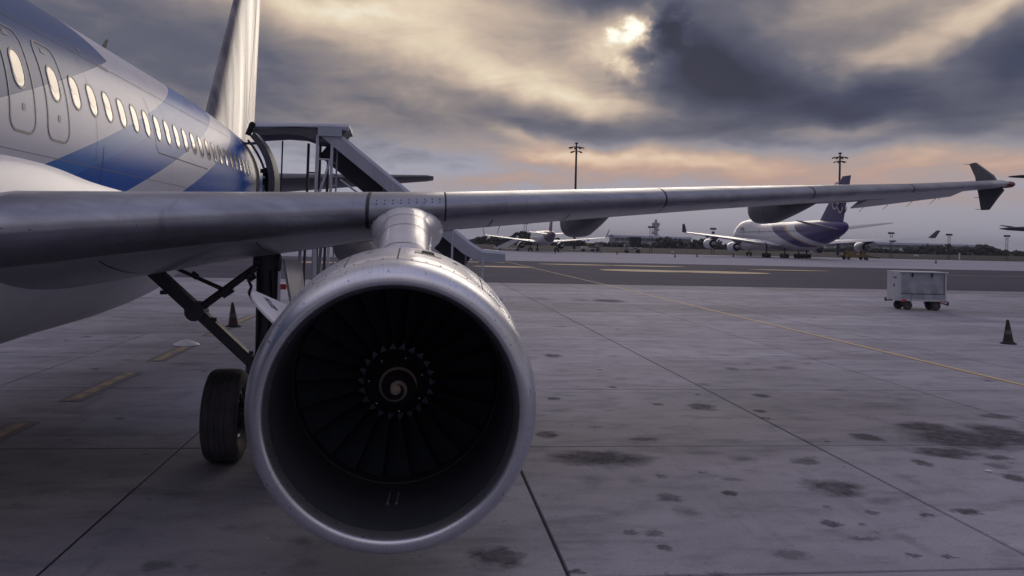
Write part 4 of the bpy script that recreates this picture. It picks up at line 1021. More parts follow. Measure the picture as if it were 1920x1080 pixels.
for (x, y) in ((-.64, -.52), (-.80, .12), (.70, -.52), (.66, .02)):
    o = dpart('wheel', 'tyre', lambda b: b.lathe([(-.07, .02), (-.08, .12), (-.08, .19), (-.05, .215), (.05, .215), (.08, .19), (.08, .12), (.07, .02)], (x, y, .215), 'Y', 28), 40)
    mb = MB(); mb.lathe([(-.085, .02), (-.085, .10)], (x, y, .215), 'Y', 16); mb.build('hub', 'rim', o, 0)
dpart('drawbar', 'gear_metal', lambda b: (b.bar((1.0, 0, .38), (1.5, -.05, .24), .07, .06), b.box((1.5, -.05, .3), (.08, .08, .2)), b.tube((1.35, -.05, .3), (1.42, -.05, .7), .015, .015)))
dpart('tow_hook', 'gear_metal', lambda b: (b.box((-1.3, 0, .42), (.35, .08, .06)), b.box((-1.46, 0, .45), (.07, .10, .16)), b.tube((-1.42, 0, .46), (-1.50, 0, .56), .025)))
dpart('axle', 'gear_metal', lambda b: (b.box((-.72, 0, .3), (.12, 1.0, .12)), b.box((.66, 0, .3), (.12, 1.0, .12)), b.tube((-.58, -.68, .2), (-.55, -.68, .52), .025)))

# low white dome on the dashed line, scraps of litter
mb = MB(); mb.lathe([(0, .33), (.02, .31), (.06, .22), (.10, .12), (.125, .04), (.13, .005)], (0, 0, 0), 'Z', 28, 1, 1.0, True, True)
tag(mb.build('ground_marker', 'marker_white', None, 50, loc=(-5.75, 22.75, .012)), 'low white dome on the apron at the end of a yellow dash', 'marker')
def scrap(x, y, s, label):
    mb = MB(); n = 5; vs = [(s * math.cos(2 * PI * k / n) * random.uniform(.5, 1.2), s * .6 * math.sin(2 * PI * k / n), .006 + random.uniform(0, .02)) for k in range(n)]
    vs2 = [(a, b, c + .003) for a, b, c in vs]
    mb.add(vs + vs2, [tuple(range(n - 1, -1, -1)), tuple(range(n, 2 * n))] + [(i, (i + 1) % n, n + (i + 1) % n, n + i) for i in range(n)])
    tag(mb.build('litter', 'paper', None, 0, loc=(x, y, 0)), label, 'litter')
scrap(7.42, 10.35, .06, 'white paper scrap near the right edge of the apron'); scrap(-1.30, 8.2, .02, 'tiny white scrap left of the engine\'s lower rim'); scrap(4.2, 19.0, .09, 'pale scrap on the slabs right of the engine, in mid apron')

# ================================================================== distant aircraft (nose towards +y, local origin under the wing)
def lofty(tab, ys_, x0=0, n=40, org=(0, 0, 0)):
    rings = []
    for y in ys_:
        a, b, zc = smooth_interp(tab, y); rings.append([(x0 + a * math.sin(2 * PI * k / n), y, zc + b * math.cos(2 * PI * k / n)) for k in range(n)])
    return MB(org).loft(rings, True, True, True)
def wing_half(sgn, st, tc=.12):
    rings = []
    for (x, yle, zle, ch, t) in st:
        rings.append([(sgn * x, yle - ch * p[0], zle + ch * p[1] - .03 * ch * p[0]) for p in airfoil(10, t)])
    return MB().loft(rings, True, True, True)
def turbofan(par, x, y, z, r, L, cowl='far_white'):
    mb = MB(); mb.lathe([(L * .52, r * .78), (L * .56, r * .86), (L * .54, r * .93), (L * .3, r), (0, r * .99), (-L * .28, r * .88), (-L * .3, r * .80), (-L * .1, r * .78)], (x, y, z), 'Y', 28); e = mb.build('engine', cowl, par, 50)
    mb = MB(); mb.lathe([(L * .35, r * .76), (L * .3, .01)], (x, y, z), 'Y', 20); mb.lathe([(-L * .12, r * .80), (-L * .13, r * .5)], (x, y, z), 'Y', 28); mb.build('fan_face', 'far_dark', e, 30)
    mb = MB(); mb.lathe([(-L * .1, r * .62), (-L * .3, r * .58), (-L * .55, r * .36), (-L * .56, r * .28), (-L * .78, .02)], (x, y, z), 'Y', 24); mb.build('exhaust_cone', 'gear_chrome', e, 40)
    return e
def bogie(par, x, y, r, n, z1, wd=.35, ax=.75):
    g = MB().tube((x, y, r), (x, y, z1), .16, .2, 10).build('landing_gear', 'far_dark', par, 30)
    for k in range(n):
        for s in (-1, 1):
            MB().lathe([(-wd / 2, .1), (-wd / 2, r * .85), (-wd / 3, r), (wd / 3, r), (wd / 2, r * .85), (wd / 2, .1)], (x + s * ax * .75, y + (k - (n - 1) / 2) * 1.5, r), 'X', 18, 1, 1, True, True).build('wheel', 'tyre', g, 40)
    return g

# --- four-engined jet
J = empty('jumbo_jet', (97.0, 218.0, 0), 'large white four-engined jet with purple tail and swoosh, parked facing away', 'airliner')
def jumbo_livery(t, tc, b):
    x, y, z = t.sep(tc)
    # swoosh: curves run forward along the crown and sweep down and back below
    zz_ = t.m('SUBTRACT', 9.6, z)
    q = t.m('ADD', y, t.m('MULTIPLY', t.m('POWER', t.m('MAXIMUM', zz_, 0.0), 1.55), .95))
    W_, P_, G_ = lin(190, 190, 198), lin(54, 36, 102), lin(150, 126, 88)
    c = t.mix(t.m('LESS_THAN', q, 4.5), W_, P_)
    c = t.mix(t.m('LESS_THAN', q, -2.6), c, G_)
    c = t.mix(t.m('LESS_THAN', q, -4.2), c, W_)
    c = t.mix(t.m('LESS_THAN', q, -9.2), c, P_)
    c = t.mix(t.m('LESS_THAN', z, 3.0), c, lin(168, 168, 176))
    return c
mat('jumbo_livery', rough=.35, coat=.3, custom=jumbo_livery)
JF = [(-33, .3, .4, 7.9), (-32, .8, 1.1, 7.75), (-28, 1.7, 2.0, 7.2), (-22, 2.6, 2.95, 6.55), (-15, 3.15, 3.6, 5.95), (-8, 3.25, 3.75, 5.75), (12, 3.25, 3.75, 5.75), (16, 3.25, 4.05, 5.95), (20, 3.2, 4.35, 6.2), (27, 3.05, 4.25, 6.15), (30.5, 2.5, 3.4, 5.7), (33, 1.7, 2.2, 5.1), (34.5, .8, 1.0, 4.6), (35, .1, .1, 4.5)]
jf = lofty(JF, [-33, -32.6, -32] + [-31 + 1.0 * k for k in range(64)] + [33.4, 34, 34.5, 34.8, 35], n=48).build('fuselage', 'jumbo_livery', J, 60)
mb = MB()
for k in range(64):
    y = 24 - .78 * k
    if y < -26: break
    a, b_, zc = smooth_interp(JF, y)
    for s in (-1, 1):
        xx = a * math.sqrt(max(0, 1 - ((6.9 - zc) / b_) ** 2)) + .012; mb.box((s * xx, y, 6.9), (.02, .28, .38))
mb.build('window_row', 'glass_dark', jf, 0)['kind'] = 'stuff'
mb = MB()
for y in (21, 10, -2, -14):
    a, b_, zc = smooth_interp(JF, y); xx = a * math.sqrt(max(0, 1 - ((6.6 - zc) / b_) ** 2)) + .01
    for dy_, dz_, sy, sz in ((-.55, 0, .06, 1.9), (.55, 0, .06, 1.9), (0, .95, 1.1, .06), (0, -.95, 1.1, .06)): mb.box((-xx, y + dy_, 6.6 + dz_), (.03, sy, sz))
mb.build('door_outline', 'frame_grey', jf, 0)
tmj = text_mesh('THAI', 1.5, .01); tmj.materials.append(MATS['purple'])
Mt = Matrix(((0, 0, -1), (-1, 0, 0), (0, 1, 0))).to_4x4(); Mt.translation = Vector((-3.16, 22.5, 7.9)); tmj.transform(Mt); add_obj('lettering', tmj, jf)
JW = ((0, 13.0, 3.6, 16, .13), (3.2, 10.6, 3.7, 14.0, .13), (11.7, 3.6, 4.5, 9.0, .11), (20.8, -3.6, 5.2, 6.2, .10), (31.4, -12.0, 5.95, 3.6, .09), (32.0, -13.0, 6.0, 2.4, .05))
for s in (-1, 1):
    w = wing_half(s, JW).build('wing', 'far_white', J, 50)
    mb = MB(); X_ = 32.0 * s
    mb.loft([[(X_ - .1 * s, -12.9, 5.95), (X_ + .1 * s, -12.9, 5.95), (X_ + .1 * s, -16.0, 5.95), (X_ - .1 * s, -16.0, 5.95)], [(X_ + .75 * s, -15.4, 7.9), (X_ + .85 * s, -15.4, 7.9), (X_ + .85 * s, -16.9, 7.9), (X_ + .75 * s, -16.9, 7.9)]], True, True, True)
    mb.build('winglet', 'far_dark' , J, 0)
    for (x, yle, z) in ((11.7, 3.6, 4.4), (20.8, -3.6, 5.1)):
        e = turbofan(J, s * x, yle + 1.6, z - 1.75, 1.32, 5.0)
        MB().loft([[(s * x - .2, yle + 3.4, z - .75), (s * x + .2, yle + 3.4, z - .75), (s * x + .2, yle - 1.5, z - .9), (s * x - .2, yle - 1.5, z - .9)], [(s * x - .2, yle + .5, z + .1), (s * x + .2, yle + .5, z + .1), (s * x + .2, yle - 3.8, z - .1), (s * x - .2, yle - 3.8, z - .1)]], True, True, True).build('pylon', 'far_dark', J, 0)
    for (x, y, L_) in ((7.0, -2.6, 4.5), (16, -5.2, 4.0), (24.5, -9.6, 3.4)):
        zw = lerp(4.0, 5.6, (x - 5) / 22); MB().lathe([(L_ * .5, .02), (L_ * .3, .25), (0, .36), (-L_ * .3, .28), (-L_ * .5, .03)], (s * x, y, zw - .35), 'Y', 14).build('flap_track_fairing', 'far_grey', J, 50)
    wing_half(s, ((0, -22.5, 7.4, 8.5, .10), (2, -23.8, 7.6, 7.6, .10), (11, -30.4, 8.9, 2.6, .09), (11.2, -31, 8.95, 1.6, .05))).build('tailplane', 'far_grey', J, 50)
    bogie(J, s * 5.5, -1.2, .62, 2, 3.4); bogie(J, s * 1.9, -4.2, .62, 2, 2.6)
bogie(J, 0, 24.5, .62, 1, 3.0)
rings = []
for (z, y0, y1, t) in ((8.4, -17.5, -31.0, .8), (9.6, -19.5, -31.2, .8), (14, -24.2, -32.5, .6), (18.6, -29.2, -33.9, .4), (19.4, -30.2, -34.1, .2)):
    rings.append([(p[1] * (y0 - y1) * t * .62, y0 - (y0 - y1) * p[0], z) for p in airfoil(10, .12, 0)])
jfin = MB().loft(rings, True, True, True).build('vertical_fin', 'purple', J, 50)
# emblem: looping petals in pale line on both faces of the fin
def ribbon(pts, w, xs, name='emblem'):
    L = []; n = len(pts)
    for i, (y, z) in enumerate(pts):
        a, b = pts[max(0, i - 1)], pts[min(n - 1, i + 1)]; ty, tz = b[0] - a[0], b[1] - a[1]; l = math.hypot(ty, tz) or 1
        L.append([(xs, y - tz / l * w / 2, z + ty / l * w / 2), (xs, y + tz / l * w / 2, z - ty / l * w / 2)])
    return MB().loft(L, False).build(name, 'emblem', jfin, 0)
def petal(cy, cz, ry, rz, rot, w, xs):
    pts = []
    for k in range(25):
        t = R(-62) + R(304) * k / 24 + R(90); py, pz = ry * math.cos(t), rz * math.sin(t); pts.append((cy + py * math.cos(rot) - pz * math.sin(rot), cz + py * math.sin(rot) + pz * math.cos(rot)))
    ribbon(pts, w, xs)
for s in (-1, 1):
    xs = s * .47
    petal(-28.6, 15.9, 1.5, 2.1, R(-12), .42, xs); petal(-28.0, 13.6, 1.35, 1.7, R(40), .40, xs); petal(-30.2, 13.0, 1.25, 1.9, R(170), .42, xs); petal(-28.9, 15.6, .75, 1.1, R(-12), .3, xs)
# --- twin-engined airliner in the middle distance
T = empty('narrowbody_jet', (36.2, 243.0, 0), 'distant twin-engined jet with dark tail seen from behind under the near wing', 'airliner')
TF = [(-19, .2, .2, 5.1), (-18, .55, .6, 5.0), (-14, 1.25, 1.3, 4.5), (-9, 1.85, 1.9, 4.05), (-5, 1.975, 2.07, 3.9), (12, 1.975, 2.07, 3.9), (15, 1.8, 1.9, 3.75), (17.5, 1.1, 1.2, 3.4), (18.5, .1, .1, 3.2)]
def twin_livery(t, tc, b):
    x, y, z = t.sep(tc); q = t.m('ADD', y, t.m('MULTIPLY', z, -.9))
    return t.mix(t.m('LESS_THAN', q, -15.0), lin(178, 177, 185), lin(76, 58, 84))
mat('twin_livery', rough=.35, coat=.3, custom=twin_livery)
lofty(TF, [-19, -18.5] + [-18 + k for k in range(36)] + [18, 18.5], n=36).build('fuselage', 'twin_livery', T, 60)
for s in (-1, 1):
    wing_half(s, ((0, 5.4, 2.8, 7.4, .14), (2, 4.4, 2.9, 6.2, .14), (6.4, 2.0, 3.3, 3.9, .12), (17.0, -3.6, 4.4, 1.6, .1))).build('wing', 'far_white', T, 50)
    MB().loft([[(s * 17.0, -3.7, 4.35), (s * 17.1, -3.7, 4.35), (s * 17.1, -5.2, 4.35), (s * 17.0, -5.2, 4.35)], [(s * 17.35, -4.3, 4.9), (s * 17.45, -4.3, 4.9), (s * 17.45, -5.4, 4.9), (s * 17.35, -5.4, 4.9)], [(s * 17.8, -5.6, 6.7), (s * 17.86, -5.6, 6.7), (s * 17.86, -6.1, 6.7), (s * 17.8, -6.1, 6.7)]], True, True, True).build('sharklet', 'far_dark', T, 0)
    turbofan(T, s * 5.75, 4.4, 1.75, 1.05, 4.2)
    MB().box((s * 5.75, 3.0, 2.75), (.35, 3.6, .5)).build('pylon', 'far_grey', T, 0)
    wing_half(s, ((0, -11.0, 4.9, 4.2, .11), (6.2, -14.6, 5.5, 1.4, .1))).build('tailplane', 'far_white', T, 50)
    for x in (4.2, 8.8, 12.5): MB().lathe([(1.5, .02), (.8, .2), (0, .26), (-1, .2), (-1.6, .02)], (s * x, -.8 - max(0, x - 6.4) * .3, lerp(2.9, 4.1, x / 17) - .18), 'Y', 12).build('flap_track_fairing', 'far_white', T, 50)
    bogie(T, s * 3.8, -1.0, .58, 1, 2.6, .4, .6)
bogie(T, 0, 11.6, .4, 1, 2.0, .25, .35)
rings = []
for (z, y0, y1, t) in ((5.4, -8.6, -15.6, .55), (6.2, -10.2, -15.8, .5), (11.4, -14.4, -17.0, .28), (11.8, -14.9, -17.0, .15)):
    rings.append([(p[1] * (y0 - y1) * t, y0 - (y0 - y1) * p[0], z) for p in airfoil(10, .12, 0)])
MB().loft(rings, True, True, True).build('vertical_fin', 'maroon', T, 50)
# --- high-wing turboprop at the right edge
P_ = empty('turboprop', (43.6, 41.0, 0), 'dark high-wing turboprop at the right edge, only wingtip and tailplane tip in view', 'airliner', rz=PI)
PF = [(-14.5, .15, .15, 3.0), (-12, .6, .7, 2.8), (-7, 1.3, 1.2, 2.3), (-3, 1.43, 1.35, 2.1), (8, 1.43, 1.35, 2.1), (11, 1.1, 1.1, 1.9), (12.6, .2, .2, 1.7)]
lofty(PF, [-14.5 + .75 * k for k in range(37)], n=36).build('fuselage', 'far_white', P_, 60)
for s in (-1, 1):
    wing_half(s, ((0, 1.1, 3.82, 2.6, .16), (4.5, 1.1, 3.84, 2.6, .16), (12.6, .5, 4.06, 1.7, .13), (13.3, .15, 4.08, 1.0, .08), (13.5, -.1, 4.08, .5, .03))).build('wing', 'far_dark', P_, 50)
    MB().loft([[(s * 11.4, -1.0, 4.02), (s * 11.4, -1.0, 4.10), (s * 11.4, -1.7, 4.10), (s * 11.4, -1.7, 4.05)], [(s * 12.75, -1.35, 4.24), (s * 12.75, -1.35, 4.27), (s * 12.75, -1.6, 4.27), (s * 12.75, -1.6, 4.25)]], True, True, True).build('aileron_tab', 'far_dark', P_, 0)
    MB().lathe([(2.6, .2), (2.2, .42), (0, .55), (-2.5, .4), (-3.4, .05)], (s * 4.05, .3, 3.65), 'Y', 20, 1, 1.1, True, True).build('engine_nacelle', 'far_white', P_, 50)
    mb = MB(); mb.lathe([(3.2, .01), (3.0, .14), (2.62, .2)], (s * 4.05, .3, 3.65), 'Y', 14)
    for k in range(6):
        a = 2 * PI * k / 6; mb.bar((s * 4.05, 3.1, 3.65), (s * 4.05 + 1.95 * math.cos(a), 3.1, 3.65 + 1.95 * math.sin(a)), .2, .04, (0, 1, 0))
    mb.build('propeller', 'far_dark', P_, 20)
    wing_half(s, ((0, -11.6, 7.98, 2.1, .12), (3.4, -12.3, 7.98, 1.2, .1), (3.8, -12.7, 7.98, .6, .05))).build('tailplane', 'far_dark', P_, 50)
    bogie(P_, s * 2.05, -.5, .42, 1, 1.4, .28, .35)
bogie(P_, 0, 9.9, .3, 1, 1.2, .2, .3)
rings = []
for (z, y0, y1) in ((3.0, -7.5, -13.0), (4.0, -9.6, -13.2), (8.0, -11.2, -13.6)): rings.append([(p[1] * (y0 - y1), y0 - (y0 - y1) * p[0], z) for p in airfoil(10, .12, 0)])
MB().loft(rings, True, True, True).build('vertical_fin', 'far_white', P_, 50)

# ================================================================== masts and stand lights
def high_mast(x, y, h, label):
    e = empty('high_mast_light', (x, y, 0), label, 'light mast', 'high-mast floodlights')
    MB().tube((0, 0, 0), (0, 0, h - 1.2), .56, .34, 12).build('mast', 'mast_dark', e, 40)
    MB().tube((0, 0, h - 1.2), (0, 0, h), .30, .28, 10).lathe([(h - .1, .6), (h + .3, .7), (h + .45, .2)], (0, 0, 0), 'Z', 14, 1, 1, True, True).build('crown', 'mast_dark', e, 40)
    for lv, (rr, z, n) in enumerate(((1.9, h - 1.2, 8), (1.25, h - 2.8, 6))):
        for k in range(n):
            a = 2 * PI * k / n + lv * .3; c, s_ = math.cos(a), math.sin(a)
            o = MB().bar((0, 0, z), (rr * c, rr * s_, z - .15), .14, .14).build('arm', 'mast_dark', e, 0)
            MB().box(((rr + .5) * c, (rr + .5) * s_, z - .35), (1.3, .7, .28), rz=a, ry=.3).build('floodlight', 'mast_dark', o, 0)
high_mast(59.6, 320.4, 40.2, 'tall floodlight mast rising above the near wing, left of the two')
high_mast(161.0, 314.0, 39.2, 'tall floodlight mast rising beside the purple tail, right of the two')
def stand_light(x, y, h, label, sign):
    e = empty('stand_light_gantry', (x, y, 0), label, 'light gantry', 'low two-legged stand lights')
    for s in (-1, 1): MB().tube((s * .38, 0, -.16), (s * .38, 0, h - .9), .10, .09, 8).build('leg', 'mast_dark', e, 40)
    for z in (h * .35, h * .6, h - 1.5): MB().bar((-.38, 0, z), (.38, 0, z), .09, .09, (0, 1, 0)).build('rung', 'mast_dark', e, 0)
    b = MB().box((0, 0, h - .5), (2.1, .6, .62)).build('lamp_box', 'mast_dark', e, 0)
    for k in range(4): MB().box((-.75 + .5 * k, -.33, h - .5), (.40, .08, .42), rx=.2).build('lamp', 'lamp_glass', b, 0)
    if sign: MB().box((.05, -.2, h * .52 if sign == 1 else h - 1.9), (.8, .12, 1.4 if sign == 1 else .7)).build('sign_board', 'far_dark', e, 0)
for (x, y, h, l, sg) in ((37.9, 297.6, 9.6, 'two-legged stand light above the distant twin jet\'s left wing', 0), (81.5, 292.7, 9.3, 'two-legged stand light in front of the control tower', 0), (103.0, 290.3, 9.2, 'two-legged stand light above the jumbo jet\'s left engines', 2), (164.7, 283.4, 9.1, 'two-legged stand light above the jumbo jet\'s right wing', 0), (184.8, 281.2, 9.0, 'two-legged stand light with dark board just beyond the jumbo jet\'s right winglet', 1), (204.8, 278.9, 9.0, 'rightmost two-legged stand light by the right edge', 0)):
    stand_light(x, y, h, l, sg)

# ================================================================== control tower and terminal
TW = empty('control_tower', (1219, 4291, 0), 'faraway control tower with flared cab on a ribbed shaft', 'control tower')
MB().lathe([(0, 12), (20, 10), (84, 9)], (0, 0, 0), 'Z', 16).build('shaft', 'concrete_tower', TW, 30)
for k in range(4): MB().lathe([(26 + 15 * k, 9.5), (31 + 15 * k, 16), (34 + 15 * k, 16), (39 + 15 * k, 9.5)], (5 if k % 2 else -5, 0, 0), 'Z', 14, 1, 1, True, True).build('rib', 'concrete_tower', TW, 30)
MB().lathe([(84, 9), (90, 15), (104, 21), (112, 20), (113, 9)], (0, 0, 0), 'Z', 16, 1, 1, True, True).build('cab', 'building_wall', TW, 30)
MB().lathe([(112, 9), (122, 8), (124, 5), (131, 4)], (0, 0, 0), 'Z', 12, 1, 1, True, True).build('upper_deck', 'concrete_tower', TW, 30)
MB().lathe([(104.3, 21.2), (111.5, 20.3)], (0, 0, 0), 'Z', 16).build('window_band', 'glass_dark', TW, 30)
def terminal(x0, x1, y, h, label, bays):
    L_ = x1 - x0; e = empty('terminal_building', ((x0 + x1) / 2, y, 0), label, 'building')
    MB().box((0, 20, h * .36), (L_, 40, h * .72)).build('wall', 'building_wall', e, 0)
    rg = [[(-L_ / 2 - 2, yy, zz_) for yy, zz_ in ((-4, h * .72), (4, h * .95), (20, h), (40, h * .9), (40, h * .74))], [(L_ / 2 + 2, yy, zz_) for yy, zz_ in ((-4, h * .70), (4, h * .9), (20, h * .95), (40, h * .88), (40, h * .74))]]
    MB().loft(rg, True, True, True).build('roof', 'building_roof', e, 30)
    bw = L_ / bays
    for k in range(bays): MB().box((-L_ / 2 + (k + .5) * bw, -.6, h * .56), (bw * .62, 1.4, h * .20)).build('window', 'glass_dark', e, 0)
    for k in range(0, bays, 2): MB().box((-L_ / 2 + (k + 1) * bw, -1.0, h * .22), (bw * .8, 2.2, h * .3)).build('gate_panel', 'far_white', e, 0)
    return e
terminal(343, 480, 1465, 18.5, 'long grey-blue terminal building left of the control tower', 15)
terminal(700, 792, 1440, 17.5, 'pale flat building beyond the jumbo jet\'s right wing, left part', 8)
terminal(800, 1010, 1420, 16.0, 'long low grey building behind the trees at the right', 14)

# ================================================================== far trees, as masses that read as one
def ico():
    bm = bmesh.new(); bmesh.ops.create_icosphere(bm, subdivisions=1, radius=1.0); v = [tuple(q.co) for q in bm.verts]; f = [tuple(q.index for q in p.verts) for p in bm.faces]; bm.free(); return v, f
IV, IF = ico()
def treeline(name, x0, x1, y, hfun, label, dens=1.0):
    mb = MB(); n = int((x1 - x0) * 1.1 * dens)
    for k in range(n):
        x = random.uniform(x0, x1); h = hfun(x) * random.uniform(.72, 1.06); yy = y + random.uniform(-9, 9)
        for j in range(6):
            r = random.uniform(.7, 1.9) * (.7 + h * .05); c = (x + random.uniform(-1.8, 1.8), yy + random.uniform(-1.5, 1.5), max(r * .3, h - r - random.random() ** 1.5 * h * .85))
            mb.add([(c[0] + v[0] * r * random.uniform(.7, 1.25), c[1] + v[1] * r, c[2] + v[2] * r * random.uniform(.65, 1.15)) for v in IV], IF)
    return tag(mb.build(name, 'foliage', None, 0), label, 'trees', kind='stuff')
hump = lambda x, c, w, h: h * max(0, 1 - ((x - c) / w) ** 4)
treeline('treeline', 40, 70, 690, lambda x: 4 + hump(x, 58, 14, 3.2), 'dark trees at the left, past the end of the stair roof')
treeline('treeline', 74, 150, 700, lambda x: 3.4 + hump(x, 86, 12, 7.8) + hump(x, 106, 11, 6.0) + hump(x, 128, 14, 2.5), 'dark mounded trees behind the distant twin jet')
treeline('treeline', 150, 192, 705, lambda x: 4.2, 'low dark trees in front of the terminal')
treeline('treeline', 192, 262, 690, lambda x: 3.2 + hump(x, 207, 12, 6.4) + hump(x, 238, 17, 5.4), 'dark rounded trees left of the jumbo jet')
treeline('treeline', 262, 400, 675, lambda x: 4.6 + 1.5 * math.sin(x * .09), 'dark trees behind the jumbo jet')
treeline('treeline', 400, 580, 660, lambda x: 6.2 + 1.3 * math.sin(x * .11) + hump(x, 445, 35, 2.2), 'long dark treeline by the right edge')
treeline('treeline', -260, 40, 700, lambda x: 5.0 + 1.5 * math.sin(x * .07), 'far trees hidden mostly behind the near airliner', .6)

# ================================================================== far ground vehicles and people
def wheels(par, pts, r=.4):
    for (x, y) in pts: MB().lathe([(-.12, .05), (-.13, r * .8), (-.08, r), (.08, r), (.13, r * .8), (.12, .05)], (x, y, r), 'Y', 16, 1, 1, True, True).build('wheel', 'tyre', par, 40)
e = empty('belt_loader', (58.5, 290, -.1), 'yellow and white belt loader beneath the near wing, far off', 'vehicle')
MB().box((0, 0, 1.15), (4.2, 2.0, .9)).build('body', 'far_white', e, 0, bevel=.1); MB().box((1.6, 0, 2.0), (3.2, 2.0, 1.7)).build('cab', 'yellow_paint', e, 0, bevel=.15); MB().box((1.6, -1.02, 2.4), (2.2, .05, .6)).build('window', 'glass_dark', e, 0)
MB().bar((2.6, -1.2, 2.1), (5.6, -1.2, .5), .9, .2).build('conveyor', 'far_white', e, 0); wheels(e, ((-1.4, -.9), (1.8, -.9), (-1.4, .9), (1.8, .9)), .5); MB().bar((-6.5, 0, .5), (-2.1, 0, .7), .2, .2).build('towbar', 'far_white', e, 0)
e = empty('high_lift_truck', (69.5, 271, -.1), 'dark box high-lift catering truck in front of the terminal', 'truck')
MB().box((.7, 0, 3.6), (3.6, 2.5, 3.1)).build('box_body', 'far_dark', e, 0, bevel=.06); MB().box((.5, 0, 1.65), (4.2, 2.3, .4)).build('chassis', 'far_white', e, 0); MB().box((-2.1, 0, 1.7), (1.3, 2.3, 1.9)).build('cab', 'far_grey', e, 0, bevel=.15); MB().box((-2.1, -1.17, 2.2), (.8, .05, .6)).build('window', 'glass_dark', e, 0)
for s in (-1, 1): MB().bar((-.8, -1.1, .9 if s < 0 else 2.0), (2.2, -1.1, 2.0 if s < 0 else .9), .16, .16, (0, 1, 0)).build('scissor_arm', 'far_dark', e, 0)
wheels(e, ((-1.9, -1.0), (1.8, -1.0), (-1.9, 1.0), (1.8, 1.0)), .5)
e = empty('cargo_cage', (53.8, 250, -.05), 'tall dull wire cargo cage between the belt loader and the truck', 'cage')
for x in (-.95, 0, .95): 
    for y in (-.6, .6): MB().bar((x, y, .2), (x, y, 3.1), .09, .09, (0, 1, 0)).build('post', 'far_grey', e, 0)
for z in (.25, 1.2, 2.2, 3.1): MB().box((0, 0, z), (2.05, 1.3, .08)).build('shelf', 'far_grey', e, 0)
MB().box((-.2, 0, 1.0), (1.1, 1.0, 1.3)).build('load', 'far_dark', e, 0); wheels(e, ((-.7, -.5), (.7, -.5)), .2)
e = empty('cargo_loader', (113.6, 212.5, 0), 'yellow cargo loader parked under the jumbo jet\'s right engine', 'loader')
MB().box((0, 0, 1.0), (6.6, 2.6, .6)).build('deck', 'yellow_paint', e, 0, bevel=.05); MB().box((-1.4, 0, 1.7), (2.6, 2.2, .9)).build('engine_cover', 'yellow_paint', e, 0, bevel=.08); MB().box((1.9, -.6, 1.9), (1.2, 1.1, 1.3)).build('cab', 'yellow_paint', e, 0, bevel=.08); MB().box((1.9, -1.17, 2.1), (.9, .04, .6)).build('window', 'glass_dark', e, 0)
MB().bar((3.2, 0, 1.1), (6.6, 0, .5), 1.2, .14).build('ramp', 'far_dark', e, 0); MB().bar((-3.2, 0, 1.0), (-6.0, 0, .6), .9, .14).build('ramp', 'far_dark', e, 0); wheels(e, ((-2.3, -1.2), (2.3, -1.2), (-2.3, 1.2), (2.3, 1.2)), .5)
e = empty('boarding_stairs', (27.5, 252, 0), 'far pale boarding stairs beside the distant twin jet\'s left engine', 'stairs')
MB().add([(-4.6, -.9, .9), (2.6, -.9, 4.4), (2.6, -.9, 2.9), (-1.2, -.9, .7), (-4.6, .9, .9), (2.6, .9, 4.4), (2.6, .9, 2.9), (-1.2, .9, .7)], [(0, 1, 2, 3), (7, 6, 5, 4), (0, 4, 5, 1), (1, 5, 6, 2), (2, 6, 7, 3), (3, 7, 4, 0)]).build('stairway', 'far_white', e, 0)
MB().bar((-4.3, -.95, 1.5), (1.6, -.95, 4.4), .06, 1.1, (0, 0, 1)).build('side_panel', 'far_dark', e, 0); MB().box((0, 0, .65), (8.4, 1.8, .3)).build('chassis', 'far_white', e, 0); MB().tube((2.4, 0, .7), (2.4, 0, 3.2), .12, .12).build('support', 'far_dark', e, 0)
wheels(e, ((-2.8, -.8), (2.4, -.8), (-2.8, .8), (2.4, .8)), .35)

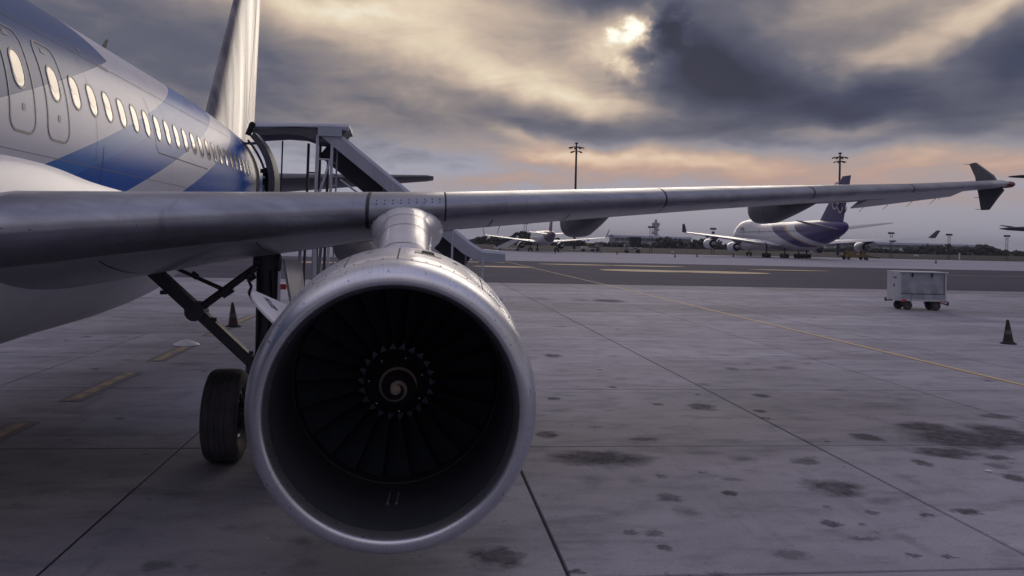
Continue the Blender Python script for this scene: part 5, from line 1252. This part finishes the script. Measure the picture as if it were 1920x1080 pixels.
def person(x, y, rz, label, top):
    """standing figure seen far off: one skinned body, clothing as children"""
    e = empty('person', (x, y, 0), label, 'person', None, rz)
    J_ = {'pelvis': (0, 0, .95), 'waist': (0, 0, 1.12), 'chest': (0, .01, 1.34), 'neck': (0, 0, 1.50), 'head': (0, .02, 1.60), 'crown': (0, .01, 1.73)}
    V = list(J_.values()); Ed = [(0, 1), (1, 2), (2, 3), (3, 4), (4, 5)]; Rd = [.14, .135, .155, .058, .085, .07]
    for s in (-1, 1):
        k = len(V); V += [(s * .17, 0, 1.43), (s * .23, .02, 1.16), (s * .22, .12, .95), (s * .21, .16, .86)]; Rd += [.058, .045, .036, .034]; Ed += [(2, k), (k, k + 1), (k + 1, k + 2), (k + 2, k + 3)]
        k = len(V); V += [(s * .10, 0, .86), (s * .12, .02 + .10 * s, .50), (s * .12, .12 * s, .10), (s * .13, .12 * s + .14, .035)]; Rd += [.088, .062, .045, .035]; Ed += [(0, k), (k, k + 1), (k + 1, k + 2), (k + 2, k + 3)]
    me = bpy.data.meshes.new('body'); me.from_pydata(V, Ed, []); o = add_obj('body', me, e)
    bm = bmesh.new(); bm.from_mesh(me); ly = bm.verts.layers.skin.verify()
    for i, v in enumerate(bm.verts): v[ly].radius = (Rd[i], Rd[i]); v[ly].use_root = (i == 0)
    bm.to_mesh(me); bm.free(); me.materials.append(MATS['cloth_dark'])
    o.modifiers.new('skin', 'SKIN'); o.modifiers.new('sub', 'SUBSURF').levels = 1; o.modifiers['sub'].render_levels = 1
    MB().lathe([(1.02, .165), (1.15, .165), (1.38, .185), (1.46, .12)], (0, 0, 0), 'Z', 14, 1, .75).build('vest', top, o, 50)
    MB().lathe([(1.63, .1), (1.70, .1), (1.76, .07), (1.785, .01)], (0, .01, 0), 'Z', 12).build('hair', 'rubber', o, 50)
    MB().lathe([(1.53, .03), (1.56, .062), (1.64, .078), (1.66, .07)], (0, .035, 0), 'Z', 12).build('face', 'skin', o, 50)
person(32.3, 197.5, .5, 'ground worker in dark clothes standing under the distant twin jet\'s right wing', 'cloth_dark')
person(29.2, 244.0, -.7, 'ground worker in a pale vest beside the distant twin jet\'s left engine', 'hivis')

# airfield signs on the grass
for (x, y, w, l) in ((172, 330, 1.6, 'small white airfield sign on the far grass, left of the dark board'), (212, 345, 1.3, 'small white airfield sign on the far grass, right of the dark board'), (80, 262, .5, 'tiny white marker post below the jumbo jet\'s left wingtip'), (192, 286, .3, 'thin white post on the grass edge, right side')):
    e = empty('airfield_sign', (x, y, -.16), l, 'sign')
    MB().box((0, 0, .75 if w > .4 else 1.2), (w * 1.6, .2, .7 if w > .4 else 2.4)).build('board', 'marker_white', e, 0)
    MB().box((0, .05, .2), (w * .8, .1, .4)).build('foot', 'far_dark', e, 0)

# ================================================================== evening haze over the field: closed box round camera and scene, sky outside
hx0, hx1, hy0, hy1, hz0, hz1 = -9500, 9500, -3500, 12500, -1.2, 150
hz = MB().add([(hx0, hy0, hz0), (hx1, hy0, hz0), (hx1, hy1, hz0), (hx0, hy1, hz0), (hx0, hy0, hz1), (hx1, hy0, hz1), (hx1, hy1, hz1), (hx0, hy1, hz1)], [(3, 2, 1, 0), (4, 5, 6, 7), (0, 1, 5, 4), (1, 2, 6, 5), (2, 3, 7, 6), (3, 0, 4, 7)])
hm = bpy.data.materials.new('haze'); hm.use_nodes = True; ht = NT(hm.node_tree); ht.nodes.clear()
hv = ht.n('ShaderNodeVolumePrincipled'); hv.inputs['Color'].default_value = (.80, .84, .94, 1); hv.inputs['Density'].default_value = 1.0e-4
ho = ht.n('ShaderNodeOutputMaterial'); ht.links.new(hv.outputs[0], ho.inputs['Volume']); MATS['haze'] = hm
tag(hz.build('haze', 'haze', None, 0), kind='stuff')
